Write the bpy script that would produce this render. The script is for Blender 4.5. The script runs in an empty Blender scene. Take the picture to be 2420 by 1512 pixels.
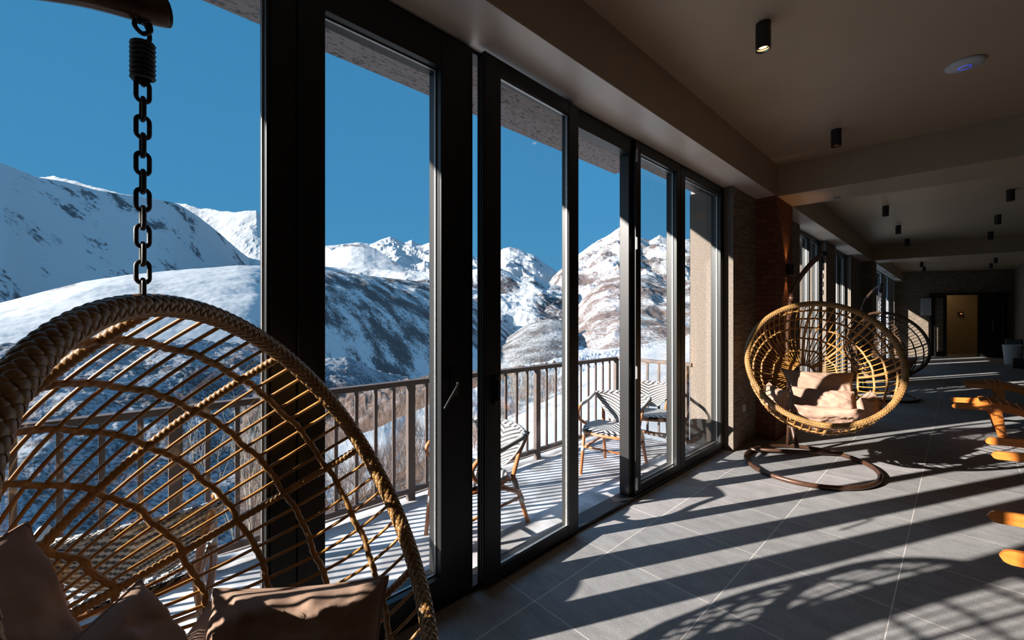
import bpy, math, random
import numpy as np
from mathutils import Vector, Matrix
PI = math.pi
random.seed(7)
sc = bpy.context.scene
COL = sc.collection

# ------------------------------------------------------------------ camera
FPX, HCAM, CXP, CYP = 965.0, 1.40, 1210.0, 752.0
TH = math.atan((2264.0 - CXP) / FPX)
FW = np.array([-math.sin(TH), math.cos(TH), 0.0])
RT = np.array([math.cos(TH), math.sin(TH), 0.0])
UP = np.array([0, 0, 1.0])
CAM = np.array([0, 0, HCAM])
cd = bpy.data.cameras.new('camera')
cd.sensor_width = 36.0
cd.lens = 36.0 * FPX / 2420.0
cd.shift_y = (752.0 - 756.0) / 2420.0
cd.clip_start = 0.05
cd.clip_end = 60000
cam = bpy.data.objects.new('camera', cd)
COL.objects.link(cam)
cam.location = (0, 0, HCAM)
cam.rotation_euler = (PI / 2, 0, TH)
sc.camera = cam

# ------------------------------------------------------------------ light
SUN_AZ = math.radians(25.0)      # light travels toward +Y, 25 deg toward +X
SUN_T = 0.375
ldir = Vector((math.sin(SUN_AZ), math.cos(SUN_AZ), -SUN_T)).normalized()
sd = bpy.data.lights.new('sun', 'SUN')
sd.energy = 17.0
sd.angle = math.radians(0.55)
sd.color = (1.0, 0.93, 0.86)
sun = bpy.data.objects.new('sun', sd)
COL.objects.link(sun)
sun.location = (-20, -40, 20)
sun.rotation_euler = ldir.to_track_quat('-Z', 'Y').to_euler()

w = bpy.data.worlds.new('sky')
sc.world = w
w.use_nodes = True
nt = w.node_tree
nt.nodes.clear()
tc = nt.nodes.new('ShaderNodeTexCoord')
sep = nt.nodes.new('ShaderNodeSeparateXYZ')
nt.links.new(tc.outputs['Generated'], sep.inputs[0])
rp = nt.nodes.new('ShaderNodeValToRGB')
nt.links.new(sep.outputs['Z'], rp.inputs[0])
cr = rp.color_ramp
cr.elements[0].position = 0.0
cr.elements[0].color = (0.090, 0.335, 0.60, 1)
cr.elements[1].position = 0.60
cr.elements[1].color = (0.045, 0.245, 0.50, 1)
e = cr.elements.new(0.72)
e.color = (0.45, 1.05, 1.85, 1)  # added fill: zenith above the view far brighter than a real sky, lifts shaded snow
e = cr.elements.new(0.25)
e.color = (0.062, 0.285, 0.56, 1)
dot = nt.nodes.new('ShaderNodeVectorMath')
dot.operation = 'DOT_PRODUCT'
nt.links.new(tc.outputs['Generated'], dot.inputs[0])
dot.inputs[1].default_value = tuple(-ldir)
mr = nt.nodes.new('ShaderNodeMapRange')
nt.links.new(dot.outputs['Value'], mr.inputs[0])
mr.inputs[1].default_value = 0.62
mr.inputs[2].default_value = 1.0
mr.inputs[3].default_value = 0.0
mr.inputs[4].default_value = 1.0
mx = nt.nodes.new('ShaderNodeMixRGB')
nt.links.new(mr.outputs[0], mx.inputs[0])
nt.links.new(rp.outputs[0], mx.inputs[1])
mx.inputs[2].default_value = (0.5, 0.7, 0.9, 1)
bg = nt.nodes.new('ShaderNodeBackground')
bg.inputs[1].default_value = 1.0
nt.links.new(mx.outputs[0], bg.inputs[0])
wo = nt.nodes.new('ShaderNodeOutputWorld')
nt.links.new(bg.outputs[0], wo.inputs[0])

sc.view_settings.view_transform = 'Standard'
sc.view_settings.look = 'None'
sc.view_settings.exposure = 0.0
sc.view_settings.gamma = 1.0
sc.view_settings.use_curve_mapping = False
sc.cycles.max_bounces = 10
sc.cycles.diffuse_bounces = 3
sc.cycles.glossy_bounces = 4
sc.cycles.transparent_max_bounces = 24
sc.cycles.caustics_reflective = False
sc.cycles.caustics_refractive = False
sc.cycles.sample_clamp_indirect = 6.0

# ------------------------------------------------------------------ materials
MATS = {}
def newmat(name):
    m = bpy.data.materials.new(name)
    m.use_nodes = True
    n = m.node_tree
    b = n.nodes['Principled BSDF']
    MATS[name] = m
    return m, n, b

def node(n, t, **kw):
    x = n.nodes.new(t)
    for k, v in kw.items():
        if k.startswith('i_'):
            x.inputs[k[2:].replace('_', ' ')].default_value = v
        else:
            setattr(x, k, v)
    return x

def coords(n, scale=(1, 1, 1), kind='Object', rot=(0, 0, 0)):
    t = node(n, 'ShaderNodeTexCoord')
    mp = node(n, 'ShaderNodeMapping')
    mp.inputs['Scale'].default_value = scale
    mp.inputs['Rotation'].default_value = rot
    n.links.new(t.outputs[kind], mp.inputs[0])
    return mp.outputs[0]

def ramp(n, src, stops):
    r = node(n, 'ShaderNodeValToRGB')
    n.links.new(src, r.inputs[0])
    els = r.color_ramp.elements
    els[0].position, els[0].color = stops[0][0], (*stops[0][1], 1)
    els[1].position, els[1].color = stops[-1][0], (*stops[-1][1], 1)
    for p, c in stops[1:-1]:
        q = els.new(p)
        q.color = (*c, 1)
    return r.outputs[0]

def bump(n, b, src, strength, dist=0.01):
    bp = node(n, 'ShaderNodeBump')
    bp.inputs['Strength'].default_value = strength
    bp.inputs['Distance'].default_value = dist
    n.links.new(src, bp.inputs['Height'])
    n.links.new(bp.outputs[0], b.inputs['Normal'])

def noisy(name, c1, c2, scale=20, rough=0.5, bs=0.1, bd=0.003, metallic=0.0, stretch=(1, 1, 1), detail=4, spec=0.5, lo=0.35, hi=0.65):
    m, n, b = newmat(name)
    co = coords(n, stretch)
    nz = node(n, 'ShaderNodeTexNoise')
    nz.inputs['Scale'].default_value = scale
    nz.inputs['Detail'].default_value = detail
    n.links.new(co, nz.inputs['Vector'])
    n.links.new(ramp(n, nz.outputs[0], [(lo, c1), (hi, c2)]), b.inputs['Base Color'])
    b.inputs['Roughness'].default_value = rough
    b.inputs['Metallic'].default_value = metallic
    b.inputs['Specular IOR Level'].default_value = spec
    if bs:
        bump(n, b, nz.outputs[0], bs, bd)
    return m

def math_(n, op, a, b_=None, c=None):
    x = node(n, 'ShaderNodeMath', operation=op)
    for i, v in enumerate((a, b_, c)):
        if v is None:
            continue
        if isinstance(v, (int, float)):
            x.inputs[i].default_value = v
        else:
            n.links.new(v, x.inputs[i])
    return x.outputs[0]

# floor: dark slate tiles about 60 cm, thin pale joints
def tile_mat(name, base1, base2, joint, ox, oy, sx, sy, jw):
    m, n, b = newmat(name)
    t = node(n, 'ShaderNodeTexCoord')
    s = node(n, 'ShaderNodeSeparateXYZ')
    n.links.new(t.outputs['Object'], s.inputs[0])
    def line(src, off, size):
        v = math_(n, 'DIVIDE', math_(n, 'SUBTRACT', src, off), size)
        fr = math_(n, 'FRACT', v)
        d = math_(n, 'MINIMUM', fr, math_(n, 'SUBTRACT', 1.0, fr))
        return math_(n, 'LESS_THAN', math_(n, 'MULTIPLY', d, size), jw), math_(n, 'FLOOR', v)
    lx, fx = line(s.outputs[0], ox, sx)
    ly, fy = line(s.outputs[1], oy, sy)
    jm = math_(n, 'MAXIMUM', lx, ly)
    nz = node(n, 'ShaderNodeTexNoise')
    nz.inputs['Scale'].default_value = 5.0
    nz.inputs['Detail'].default_value = 9
    nz.inputs['Roughness'].default_value = 0.72
    mp = node(n, 'ShaderNodeMapping')
    mp.inputs['Scale'].default_value = (1, 2.2, 1)
    n.links.new(t.outputs['Object'], mp.inputs[0])
    n.links.new(mp.outputs[0], nz.inputs['Vector'])
    fine = node(n, 'ShaderNodeTexNoise')
    fine.inputs['Scale'].default_value = 160
    fine.inputs['Detail'].default_value = 3
    n.links.new(t.outputs['Object'], fine.inputs['Vector'])
    v = math_(n, 'ADD', math_(n, 'MULTIPLY', nz.outputs[0], 0.5), math_(n, 'MULTIPLY', fine.outputs[0], 0.5))
    wn = node(n, 'ShaderNodeTexWhiteNoise', noise_dimensions='2D')
    cb = node(n, 'ShaderNodeCombineXYZ')
    n.links.new(fx, cb.inputs[0]); n.links.new(fy, cb.inputs[1])
    n.links.new(cb.outputs[0], wn.inputs['Vector'])
    v = math_(n, 'ADD', v, math_(n, 'MULTIPLY', math_(n, 'SUBTRACT', wn.outputs[0], 0.5), 0.08))
    c = ramp(n, v, [(0.36, base1), (0.64, base2)])
    mxr = node(n, 'ShaderNodeMixRGB')
    n.links.new(jm, mxr.inputs[0]); n.links.new(c, mxr.inputs[1])
    mxr.inputs[2].default_value = (*joint, 1)
    n.links.new(mxr.outputs[0], b.inputs['Base Color'])
    b.inputs['Roughness'].default_value = 0.6
    b.inputs['Specular IOR Level'].default_value = 0.2
    hgt = math_(n, 'SUBTRACT', v, math_(n, 'MULTIPLY', jm, 0.4))
    bump(n, b, hgt, 0.25, 0.004)
    return m
M_tile = tile_mat('slate_tile', (0.20, 0.192, 0.194), (0.385, 0.37, 0.37), (0.68, 0.61, 0.58), -0.2165, 2.07, 0.60, 0.622, 0.0022)
M_deck = noisy('frosted_paving', (0.34, 0.325, 0.33), (0.62, 0.61, 0.63), 3.2, 0.75, 0.3, 0.01, detail=9, lo=0.42, hi=0.60)
M_paint = noisy('taupe_paint', (0.50, 0.37, 0.25), (0.53, 0.395, 0.27), 3, 0.40, 0.03, 0.002, spec=0.6)
M_stucco_out = None
def stucco():
    m, n, b = newmat('grooved_render')
    co = coords(n, (3.0, 0.9, 3.0))
    nz = node(n, 'ShaderNodeTexNoise'); nz.inputs['Scale'].default_value = 26; nz.inputs['Detail'].default_value = 5
    n.links.new(co, nz.inputs['Vector'])
    n.links.new(ramp(n, nz.outputs[0], [(0.36, (0.055, 0.04, 0.035)), (0.43, (0.26, 0.20, 0.18)), (0.7, (0.31, 0.245, 0.22))]), b.inputs['Base Color'])
    b.inputs['Roughness'].default_value = 0.9
    bump(n, b, nz.outputs[0], 0.6, 0.01)
    return m
M_stucco = stucco()
M_outwall = noisy('exterior_wall_render', (0.22, 0.175, 0.15), (0.28, 0.225, 0.195), 14, 0.9, 0.2, 0.004)
def stone(name, c1, c2, c3, sc_=1.0):
    m, n, b = newmat(name)
    co = coords(n, (1.1 * sc_, 1.1 * sc_, 9.0 * sc_))
    nz = node(n, 'ShaderNodeTexNoise'); nz.inputs['Scale'].default_value = 5.5; nz.inputs['Detail'].default_value = 7; nz.inputs['Roughness'].default_value = 0.62
    n.links.new(co, nz.inputs['Vector'])
    n.links.new(ramp(n, nz.outputs[0], [(0.30, c1), (0.5, c2), (0.72, c3)]), b.inputs['Base Color'])
    b.inputs['Roughness'].default_value = 0.85
    bump(n, b, nz.outputs[0], 0.85, 0.03)
    return m
M_stone = stone('split_face_stone', (0.12, 0.085, 0.06), (0.26, 0.20, 0.15), (0.44, 0.36, 0.285))
M_jamb = noisy('pale_jamb_render', (0.15, 0.12, 0.10), (0.22, 0.18, 0.15), 60, 0.9, 0.3, 0.003)
def brick():
    m, n, b = newmat('red_brick')
    t = node(n, 'ShaderNodeTexCoord')
    mp = node(n, 'ShaderNodeMapping'); mp.inputs['Rotation'].default_value = (PI / 2, 0, 0)
    s = node(n, 'ShaderNodeSeparateXYZ'); n.links.new(t.outputs['Object'], s.inputs[0])
    cb = node(n, 'ShaderNodeCombineXYZ')
    n.links.new(math_(n, 'ADD', s.outputs[0], s.outputs[1]), cb.inputs[0]); n.links.new(s.outputs[2], cb.inputs[1])
    br = node(n, 'ShaderNodeTexBrick')
    br.inputs['Scale'].default_value = 4.2
    br.inputs['Color1'].default_value = (0.17, 0.065, 0.04, 1)
    br.inputs['Color2'].default_value = (0.27, 0.10, 0.06, 1)
    br.inputs['Mortar'].default_value = (0.06, 0.035, 0.025, 1)
    br.inputs['Mortar Size'].default_value = 0.012
    n.links.new(cb.outputs[0], br.inputs['Vector'])
    n.links.new(br.outputs['Color'], b.inputs['Base Color'])
    b.inputs['Roughness'].default_value = 0.85
    inv = math_(n, 'SUBTRACT', 1.0, br.outputs['Fac'])
    bump(n, b, inv, 0.8, 0.01)
    return m
M_brick = brick()
M_black = noisy('black_aluminium', (0.011, 0.010, 0.010), (0.014, 0.0125, 0.012), 8, 0.42, 0, spec=0.4)
M_gasket = noisy('silver_gasket', (0.30, 0.30, 0.30), (0.40, 0.40, 0.40), 80, 0.4, 0, metallic=0.6)
M_rail = noisy('brown_painted_steel', (0.085, 0.060, 0.052), (0.11, 0.08, 0.068), 9, 0.5, 0.05)
M_bronze = noisy('bronze_powder_coat', (0.065, 0.030, 0.018), (0.095, 0.046, 0.027), 30, 0.34, 0, metallic=0.35)
M_iron = noisy('dark_painted_iron', (0.016, 0.013, 0.014), (0.032, 0.024, 0.024), 60, 0.5, 0.2)
M_cane = noisy('honey_cane', (0.30, 0.13, 0.024), (0.47, 0.225, 0.045), 9, 0.36, 0.05, stretch=(1, 1, 1))
M_braid = noisy('plaited_wicker', (0.24, 0.12, 0.038), (0.38, 0.20, 0.065), 16, 0.34, 0.1)
M_fabric = noisy('beige_canvas', (0.34, 0.215, 0.155), (0.41, 0.27, 0.20), 7, 0.9, 0.10, 0.004, spec=0.15)
M_orange = noisy('orange_varnished_wood', (0.52, 0.15, 0.025), (0.68, 0.22, 0.04), 7, 0.28, 0.04, stretch=(0.7, 5, 5))
M_bamboo = noisy('brown_bamboo_tube', (0.34, 0.115, 0.04), (0.50, 0.20, 0.075), 12, 0.38, 0.05)
M_white = noisy('white_cord', (0.40, 0.40, 0.39), (0.46, 0.46, 0.45), 120, 0.6, 0.3)
M_plastic = noisy('white_plastic', (0.60, 0.60, 0.62), (0.68, 0.68, 0.70), 10, 0.4, 0)
M_metalbox = noisy('pale_grey_enamel', (0.52, 0.52, 0.55), (0.58, 0.58, 0.61), 10, 0.5, 0)
M_blackplastic = noisy('black_plastic', (0.012, 0.012, 0.013), (0.02, 0.02, 0.022), 10, 0.5, 0)
M_chrome = noisy('brushed_chrome', (0.55, 0.55, 0.55), (0.65, 0.65, 0.65), 50, 0.25, 0, metallic=1.0)
M_curtain = noisy('grey_curtain', (0.30, 0.31, 0.35), (0.40, 0.41, 0.45), 7, 0.9, 0)
M_beige = noisy('beige_corridor_paint', (0.50, 0.38, 0.22), (0.55, 0.42, 0.25), 4, 0.8, 0)
M_switch = noisy('cream_switch_plate', (0.55, 0.48, 0.38), (0.6, 0.52, 0.42), 10, 0.5, 0)

def weave():
    m, n, b = newmat('black_white_weave')
    t = node(n, 'ShaderNodeTexCoord')
    s = node(n, 'ShaderNodeSeparateXYZ'); n.links.new(t.outputs['UV'], s.inputs[0])
    u, v = s.outputs[0], s.outputs[1]
    # stepped chevron: position rounded to small cells
    N = 34.0
    us = math_(n, 'DIVIDE', math_(n, 'FLOOR', math_(n, 'MULTIPLY', u, N)), N)
    tri = math_(n, 'ABSOLUTE', math_(n, 'SUBTRACT', us, 0.5))
    k = math_(n, 'ADD', math_(n, 'MULTIPLY', v, 8.0), math_(n, 'MULTIPLY', tri, -8.0))
    st = math_(n, 'GREATER_THAN', math_(n, 'FRACT', k), 0.48)
    mxr = node(n, 'ShaderNodeMixRGB')
    n.links.new(st, mxr.inputs[0])
    mxr.inputs[1].default_value = (0.56, 0.56, 0.55, 1)
    mxr.inputs[2].default_value = (0.018, 0.014, 0.016, 1)
    n.links.new(mxr.outputs[0], b.inputs['Base Color'])
    b.inputs['Roughness'].default_value = 0.5
    w1 = math_(n, 'SINE', math_(n, 'MULTIPLY', u, N * 2 * PI))
    w2 = math_(n, 'SINE', math_(n, 'MULTIPLY', v, N * 2 * PI))
    bump(n, b, math_(n, 'MULTIPLY', w1, w2), 0.3, 0.003)
    return m
M_weave = weave()

def glass_mat(name, tint, refl=1.0, ior=1.45):
    m = bpy.data.materials.new(name)
    m.use_nodes = True
    n = m.node_tree
    n.nodes.clear()
    tr = node(n, 'ShaderNodeBsdfTransparent'); tr.inputs[0].default_value = (*tint, 1)
    gl = node(n, 'ShaderNodeBsdfGlossy'); gl.inputs['Roughness'].default_value = 0.0; gl.inputs[0].default_value = (refl, refl, refl, 1)
    lw = node(n, 'ShaderNodeLayerWeight'); lw.inputs[0].default_value = 0.5
    pw = math_(n, 'POWER', lw.outputs['Facing'], 5.0)
    fc = math_(n, 'ADD', math_(n, 'MULTIPLY', pw, 0.9), 0.035)
    mxs = node(n, 'ShaderNodeMixShader')
    n.links.new(fc, mxs.inputs[0]); n.links.new(tr.outputs[0], mxs.inputs[1]); n.links.new(gl.outputs[0], mxs.inputs[2])
    o = node(n, 'ShaderNodeOutputMaterial'); n.links.new(mxs.outputs[0], o.inputs[0])
    return m
M_glass = glass_mat('clear_glass', (0.97, 0.985, 0.98))
M_darkglass = noisy('dark_tinted_glass', (0.010, 0.010, 0.012), (0.012, 0.012, 0.014), 3, 0.08, 0)

def emit(name, col, s):
    m = bpy.data.materials.new(name)
    m.use_nodes = True
    n = m.node_tree
    n.nodes.clear()
    em = node(n, 'ShaderNodeEmission'); em.inputs[0].default_value = (*col, 1); em.inputs[1].default_value = s
    o = node(n, 'ShaderNodeOutputMaterial'); n.links.new(em.outputs[0], o.inputs[0])
    return m
M_glow = emit('warm_lamp_glow', (1.0, 0.55, 0.20), 5.0)
M_glow_dim = emit('dim_lamp_glow', (1.0, 0.40, 0.12), 0.45)
M_blue_led = emit('blue_status_ring', (0.05, 0.08, 1.0), 1.2)

def snow_mat(name, snow, brush, density, scale, stretch=(1, 1, 1), big=0.25, sharp=0.06, rock=None, bs=0.5, bd=1.0, rot=0.0, wb=0.62):
    """snow with patches of bare scrub: fine speckle gated by broad patches"""
    m, n, b = newmat(name)
    co = coords(n, stretch, 'Object', (0, 0, rot))
    n1 = node(n, 'ShaderNodeTexNoise'); n1.inputs['Scale'].default_value = scale * big; n1.inputs['Detail'].default_value = 5; n1.inputs['Roughness'].default_value = 0.6
    n2 = node(n, 'ShaderNodeTexNoise'); n2.inputs['Scale'].default_value = scale; n2.inputs['Detail'].default_value = 10; n2.inputs['Roughness'].default_value = 0.75
    n.links.new(co, n1.inputs['Vector']); n.links.new(co, n2.inputs['Vector'])
    v = math_(n, 'ADD', math_(n, 'MULTIPLY', n1.outputs[0], wb), math_(n, 'MULTIPLY', n2.outputs[0], 1 - wb))
    th = 0.62 - 0.24 * density
    mrn = node(n, 'ShaderNodeMapRange')
    n.links.new(v, mrn.inputs[0])
    mrn.inputs[1].default_value = th - sharp; mrn.inputs[2].default_value = th + sharp
    br = ramp(n, n2.outputs[0], [(0.35, tuple(c * 0.7 for c in brush)), (0.65, tuple(min(1, c * 1.4) for c in brush))])
    mxr = node(n, 'ShaderNodeMixRGB')
    n.links.new(mrn.outputs[0], mxr.inputs[0])
    mxr.inputs[1].default_value = (*snow, 1)
    n.links.new(br, mxr.inputs[2])
    n.links.new(mxr.outputs[0], b.inputs['Base Color'])
    b.inputs['Roughness'].default_value = 0.85
    b.inputs['Specular IOR Level'].default_value = 0.15
    bump(n, b, v, bs, bd)
    return m

# ------------------------------------------------------------------ mesh helpers
class MB:
    def __init__(s):
        s.v = []; s.f = []; s.uv = None; s.n = 0
    def add(s, v, f):
        v = np.asarray(v, float).reshape(-1, 3)
        s.v.append(v)
        o = s.n
        s.f.extend([tuple(i + o for i in q) for q in f])
        s.n += len(v)
        return s
    def box(s, x0, x1, y0, y1, z0, z1):
        v = [(x, y, z) for z in (z0, z1) for y in (y0, y1) for x in (x0, x1)]
        return s.add(v, [(0, 2, 3, 1), (4, 5, 7, 6), (0, 1, 5, 4), (2, 6, 7, 3), (0, 4, 6, 2), (1, 3, 7, 5)])
    def bbox(s, x0, x1, y0, y1, z0, z1, b=0.004):
        """box with chamfered edges"""
        x0, x1 = sorted((x0, x1)); y0, y1 = sorted((y0, y1)); z0, z1 = sorted((z0, z1))
        b = min(b, (x1 - x0) * .4, (y1 - y0) * .4, (z1 - z0) * .4)
        import bmesh
        bm = bmesh.new()
        bmesh.ops.create_cube(bm, size=1.0)
        for q in bm.verts:
            q.co = Vector(((x0 + x1) / 2 + q.co.x * (x1 - x0), (y0 + y1) / 2 + q.co.y * (y1 - y0), (z0 + z1) / 2 + q.co.z * (z1 - z0)))
        bmesh.ops.bevel(bm, geom=bm.edges[:], offset=b, segments=2, profile=0.5, affect='EDGES')
        bm.verts.index_update()
        v = [tuple(q.co) for q in bm.verts]; f = [tuple(x.index for x in q.verts) for q in bm.faces]
        bm.free()
        return s.add(v, f)
    def prism(s, poly, z0, z1):
        n = len(poly)
        v = [(x, y, z0) for x, y in poly] + [(x, y, z1) for x, y in poly]
        f = [tuple(range(n))[::-1], tuple(range(n, 2 * n))] + [(i, (i + 1) % n, n + (i + 1) % n, n + i) for i in range(n)]
        return s.add(v, f)
    def tube(s, pts, r, seg=8, closed=False, cap=True, mod=None):
        v, f = tube_geo(pts, r, seg, closed, cap, mod)
        return s.add(v, f)
    def lathe(s, prof, seg=24, c=(0, 0, 0), axis='z'):
        n = len(prof)
        v = []
        for i in range(seg):
            a = 2 * PI * i / seg
            for r, h in prof:
                p = (r * math.cos(a), r * math.sin(a), h)
                if axis == 'x': p = (h, p[0], p[1])
                if axis == 'y': p = (p[0], h, p[1])
                v.append((p[0] + c[0], p[1] + c[1], p[2] + c[2]))
        f = []
        for i in range(seg):
            j = (i + 1) % seg
            for k in range(n - 1):
                f.append((i * n + k, j * n + k, j * n + k + 1, i * n + k + 1))
        return s.add(v, f)
    def grid(s, P, closed_u=False):
        """P array (nu,nv,3)"""
        nu, nv = P.shape[:2]
        f = []
        for i in range(nu if closed_u else nu - 1):
            for j in range(nv - 1):
                a = i * nv + j; b_ = ((i + 1) % nu) * nv + j
                f.append((a, b_, b_ + 1, a + 1))
        return s.add(P.reshape(-1, 3), f)
    def build(s, name, mat, parent=None, smooth=False, uv=None, auto=None):
        me = bpy.data.meshes.new(name)
        V = np.concatenate(s.v) if s.v else np.zeros((0, 3))
        me.from_pydata(V.tolist(), [], s.f)
        me.materials.append(mat)
        if uv is not None:
            ul = me.uv_layers.new(name='UVMap')
            li = np.zeros(len(me.loops), dtype=np.int32)
            me.loops.foreach_get('vertex_index', li)
            ul.data.foreach_set('uv', np.asarray(uv, float)[li].ravel())
        if smooth:
            me.polygons.foreach_set('use_smooth', [True] * len(me.polygons))
        me.update()
        o = bpy.data.objects.new(name, me)
        COL.objects.link(o)
        if parent is not None:
            o.parent = parent
        return o

def tube_geo(pts, r, seg=8, closed=False, cap=True, mod=None):
    P = np.asarray(pts, float)
    n = len(P)
    if closed:
        T = np.roll(P, -1, 0) - np.roll(P, 1, 0)
    else:
        T = np.gradient(P, axis=0)
    T /= np.linalg.norm(T, axis=1)[:, None] + 1e-12
    ref = np.array([0, 0, 1.0]) if abs(T[0][2]) < 0.9 else np.array([1.0, 0, 0])
    N = np.zeros_like(P)
    v = ref - T[0] * (ref @ T[0]); N[0] = v / np.linalg.norm(v)
    for i in range(1, n):
        v = N[i - 1] - T[i] * (N[i - 1] @ T[i]); N[i] = v / (np.linalg.norm(v) + 1e-12)
    if closed:   # spread residual twist
        v = N[-1] - T[0] * (N[-1] @ T[0]); v /= np.linalg.norm(v)
        ang = math.atan2(np.cross(v, N[0]) @ T[0], v @ N[0])
        for i in range(n):
            a = ang * i / n
            N[i] = N[i] * math.cos(a) + np.cross(T[i], N[i]) * math.sin(a)
    B = np.cross(T, N)
    R = np.broadcast_to(np.asarray(r, float), (n,)) if np.ndim(r) <= 1 else r
    a = np.linspace(0, 2 * PI, seg, endpoint=False)
    rr = np.repeat(R[:, None], seg, 1)
    if mod is not None:
        d = np.concatenate([[0], np.cumsum(np.linalg.norm(np.diff(P, axis=0), axis=1))])
        rr = rr * mod(d[:, None], a[None, :])
    V = P[:, None] + rr[..., None] * (np.cos(a)[None, :, None] * N[:, None] + np.sin(a)[None, :, None] * B[:, None])
    F = []
    m = n if closed else n - 1
    for i in range(m):
        i2 = (i + 1) % n
        for j in range(seg):
            k = (j + 1) % seg
            F.append((i * seg + j, i * seg + k, i2 * seg + k, i2 * seg + j))
    if cap and not closed:
        F.append(tuple(range(seg))[::-1]); F.append(tuple((n - 1) * seg + j for j in range(seg)))
    return V.reshape(-1, 3), F

def spline(pts, n=60, closed=False):
    P = np.asarray(pts, float)
    m = len(P)
    out = []
    segs = m if closed else m - 1
    per = max(2, n // segs)
    for i in range(segs):
        p1, p2 = P[i], P[(i + 1) % m]
        p0 = P[(i - 1) % m] if closed or i > 0 else 2 * p1 - p2
        p3 = P[(i + 2) % m] if closed or i + 2 < m else 2 * p2 - p1
        for k in range(per):
            t = k / per
            out.append(0.5 * ((2 * p1) + (-p0 + p2) * t + (2 * p0 - 5 * p1 + 4 * p2 - p3) * t * t + (-p0 + 3 * p1 - 3 * p2 + p3) * t ** 3))
    if not closed:
        out.append(P[-1])
    return np.array(out)

def tag(o, label=None, cat=None, group=None, kind=None):
    if label: o['label'] = label
    if cat: o['category'] = cat
    if group: o['group'] = group
    if kind: o['kind'] = kind
    return o
def empty(name, loc=(0, 0, 0), rz=0.0):
    o = bpy.data.objects.new(name, None)
    COL.objects.link(o)
    o.empty_display_size = 0.1
    o.location = loc; o.rotation_euler = (0, 0, rz)
    return o
def struct(o):
    o['kind'] = 'structure'
    return o
def copy_tree(o, parent=None):
    c = o.copy(); COL.objects.link(c); c.parent = parent
    for ch in list(o.children):
        copy_tree(ch, c)
    return c

# ------------------------------------------------------------------ room shell
ZC, ZS = 3.157, 2.80          # ceiling, soffit/beam underside
XW = -1.74                    # window plane
floor = struct(MB().box(-1.80, 3.8, -7.0, 25.5, -0.12, 0).build('floor', M_tile))
ceil = struct(MB().box(-1.8, 3.8, -7.0, 25.5, ZC, ZC + 0.15).build('ceiling', M_paint))
struct(MB().box(-1.80, -1.40, -7.0, 25.0, ZS, ZC - 0.0005).build('trim_1', M_paint))
M_soffit = noisy('soffit_painted_light', (0.76, 0.64, 0.55), (0.80, 0.68, 0.59), 3, 0.38, 0, spec=0.6)  # beam paint made lighter: light on the underside put into the colour
struct(MB().box(-1.7995, -1.402, -7.0, 25.0, ZS - .0035, ZS - .0002).build('trim_23', M_soffit))  # thin panel added to carry the brightened underside colour
struct(MB().prism([(-1.3995, 5.42), (3.6, 5.97), (3.6, 6.77), (-1.3995, 6.04)], ZS, ZC - 0.0005).build('trim_2', M_paint))
struct(MB().prism([(-1.3995, 13.1), (3.6, 14.3), (3.6, 14.899), (-1.3995, 13.85)], ZS, ZC - 0.0005).build('trim_3', M_paint))
struct(MB().box(-1.3995, 3.6, -2.9, -2.3, ZS, ZC - 0.0005).build('trim_4', M_paint))
# window-side wall: piers between the bays (exterior face X=-2.05, interior face X=-1.60)
BAYS = [(-6.6, -4.3), (-2.00, 4.62), (7.31, 9.10), (9.97, 11.60), (14.6, 20.7)]
ys = [-7.0] + [y for b_ in BAYS for y in b_] + [25.0]
wl = MB()
for i in range(0, len(ys), 2):
    wl.box(-2.05, -1.60, ys[i], ys[i + 1], -0.12, ZS - 0.004)
struct(wl.build('wall_left', M_stone))
struct(MB().box(-1.5995, -1.40, 5.35, 6.05, 0.0005, ZS - 0.004).build('wall_brick_pier', M_brick))
struct(MB().box(-1.5995, -1.40, 13.15, 13.85, 0.0005, ZS - 0.004).build('wall_stone_pier', M_stone))
struct(MB().box(3.6, 3.75, -7.0, 14.9, 0.0005, ZC - 0.0005).build('wall_right', M_stone))
struct(MB().box(1.36, 1.5, 14.9, 24.5, 0.0005, ZC - 0.0005).build('wall_right_far', M_stone))
struct(MB().box(1.5, 3.75, 14.9, 15.05, 0.0005, ZC - 0.0005).build('wall_right_return', M_stone))
struct(MB().box(-1.8, 3.6, -7.0, -6.85, 0.0005, ZC - 0.0005).build('wall_back', M_stone))
# pale plaster on window reveals
for k, (a, b_) in enumerate(BAYS):
    struct(MB().box(-2.054, -1.596, b_ - 0.004, b_ + 0.0, -0.1, ZS - 0.001).build('trim_%d' % (5 + k), M_jamb))
    struct(MB().box(-2.054, -2.0505, b_ - 0.004, b_ + 0.5, -0.1, ZS - 0.001).build('trim_%d' % (15 + k), M_jamb))
# far wall, slightly turned, with a door opening
L2, R2 = np.array([-1.60, 21.2]), np.array([1.36, 23.02])
du = (R2 - L2) / np.linalg.norm(R2 - L2); dn = np.array([-du[1], du[0]])
def fw(u, d, z): p = L2 + du * u + dn * d; return (p[0], p[1], z)
def fbox(mb, u0, u1, d0, d1, z0, z1):
    v = [fw(u, d, z) for z in (z0, z1) for d in (d0, d1) for u in (u0, u1)]
    return mb.add(v, [(0, 2, 3, 1), (4, 5, 7, 6), (0, 1, 5, 4), (2, 6, 7, 3), (0, 4, 6, 2), (1, 3, 7, 5)])
m = MB(); LF = float(np.linalg.norm(R2 - L2))
fbox(m, -0.1, 1.50, 0, 0.2, 0.0005, ZC - 0.0005); fbox(m, 2.84, LF + 0.1, 0, 0.2, 0.0005, ZC - 0.0005); fbox(m, 1.50, 2.84, 0, 0.2, 2.32, ZC - 0.0005)
struct(m.build('wall_far', M_stone))
m = MB(); fbox(m, 0.6, 3.6, 1.5, 1.6, 0.0005, 2.9); struct(m.build('wall_corridor', M_beige))
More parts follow.
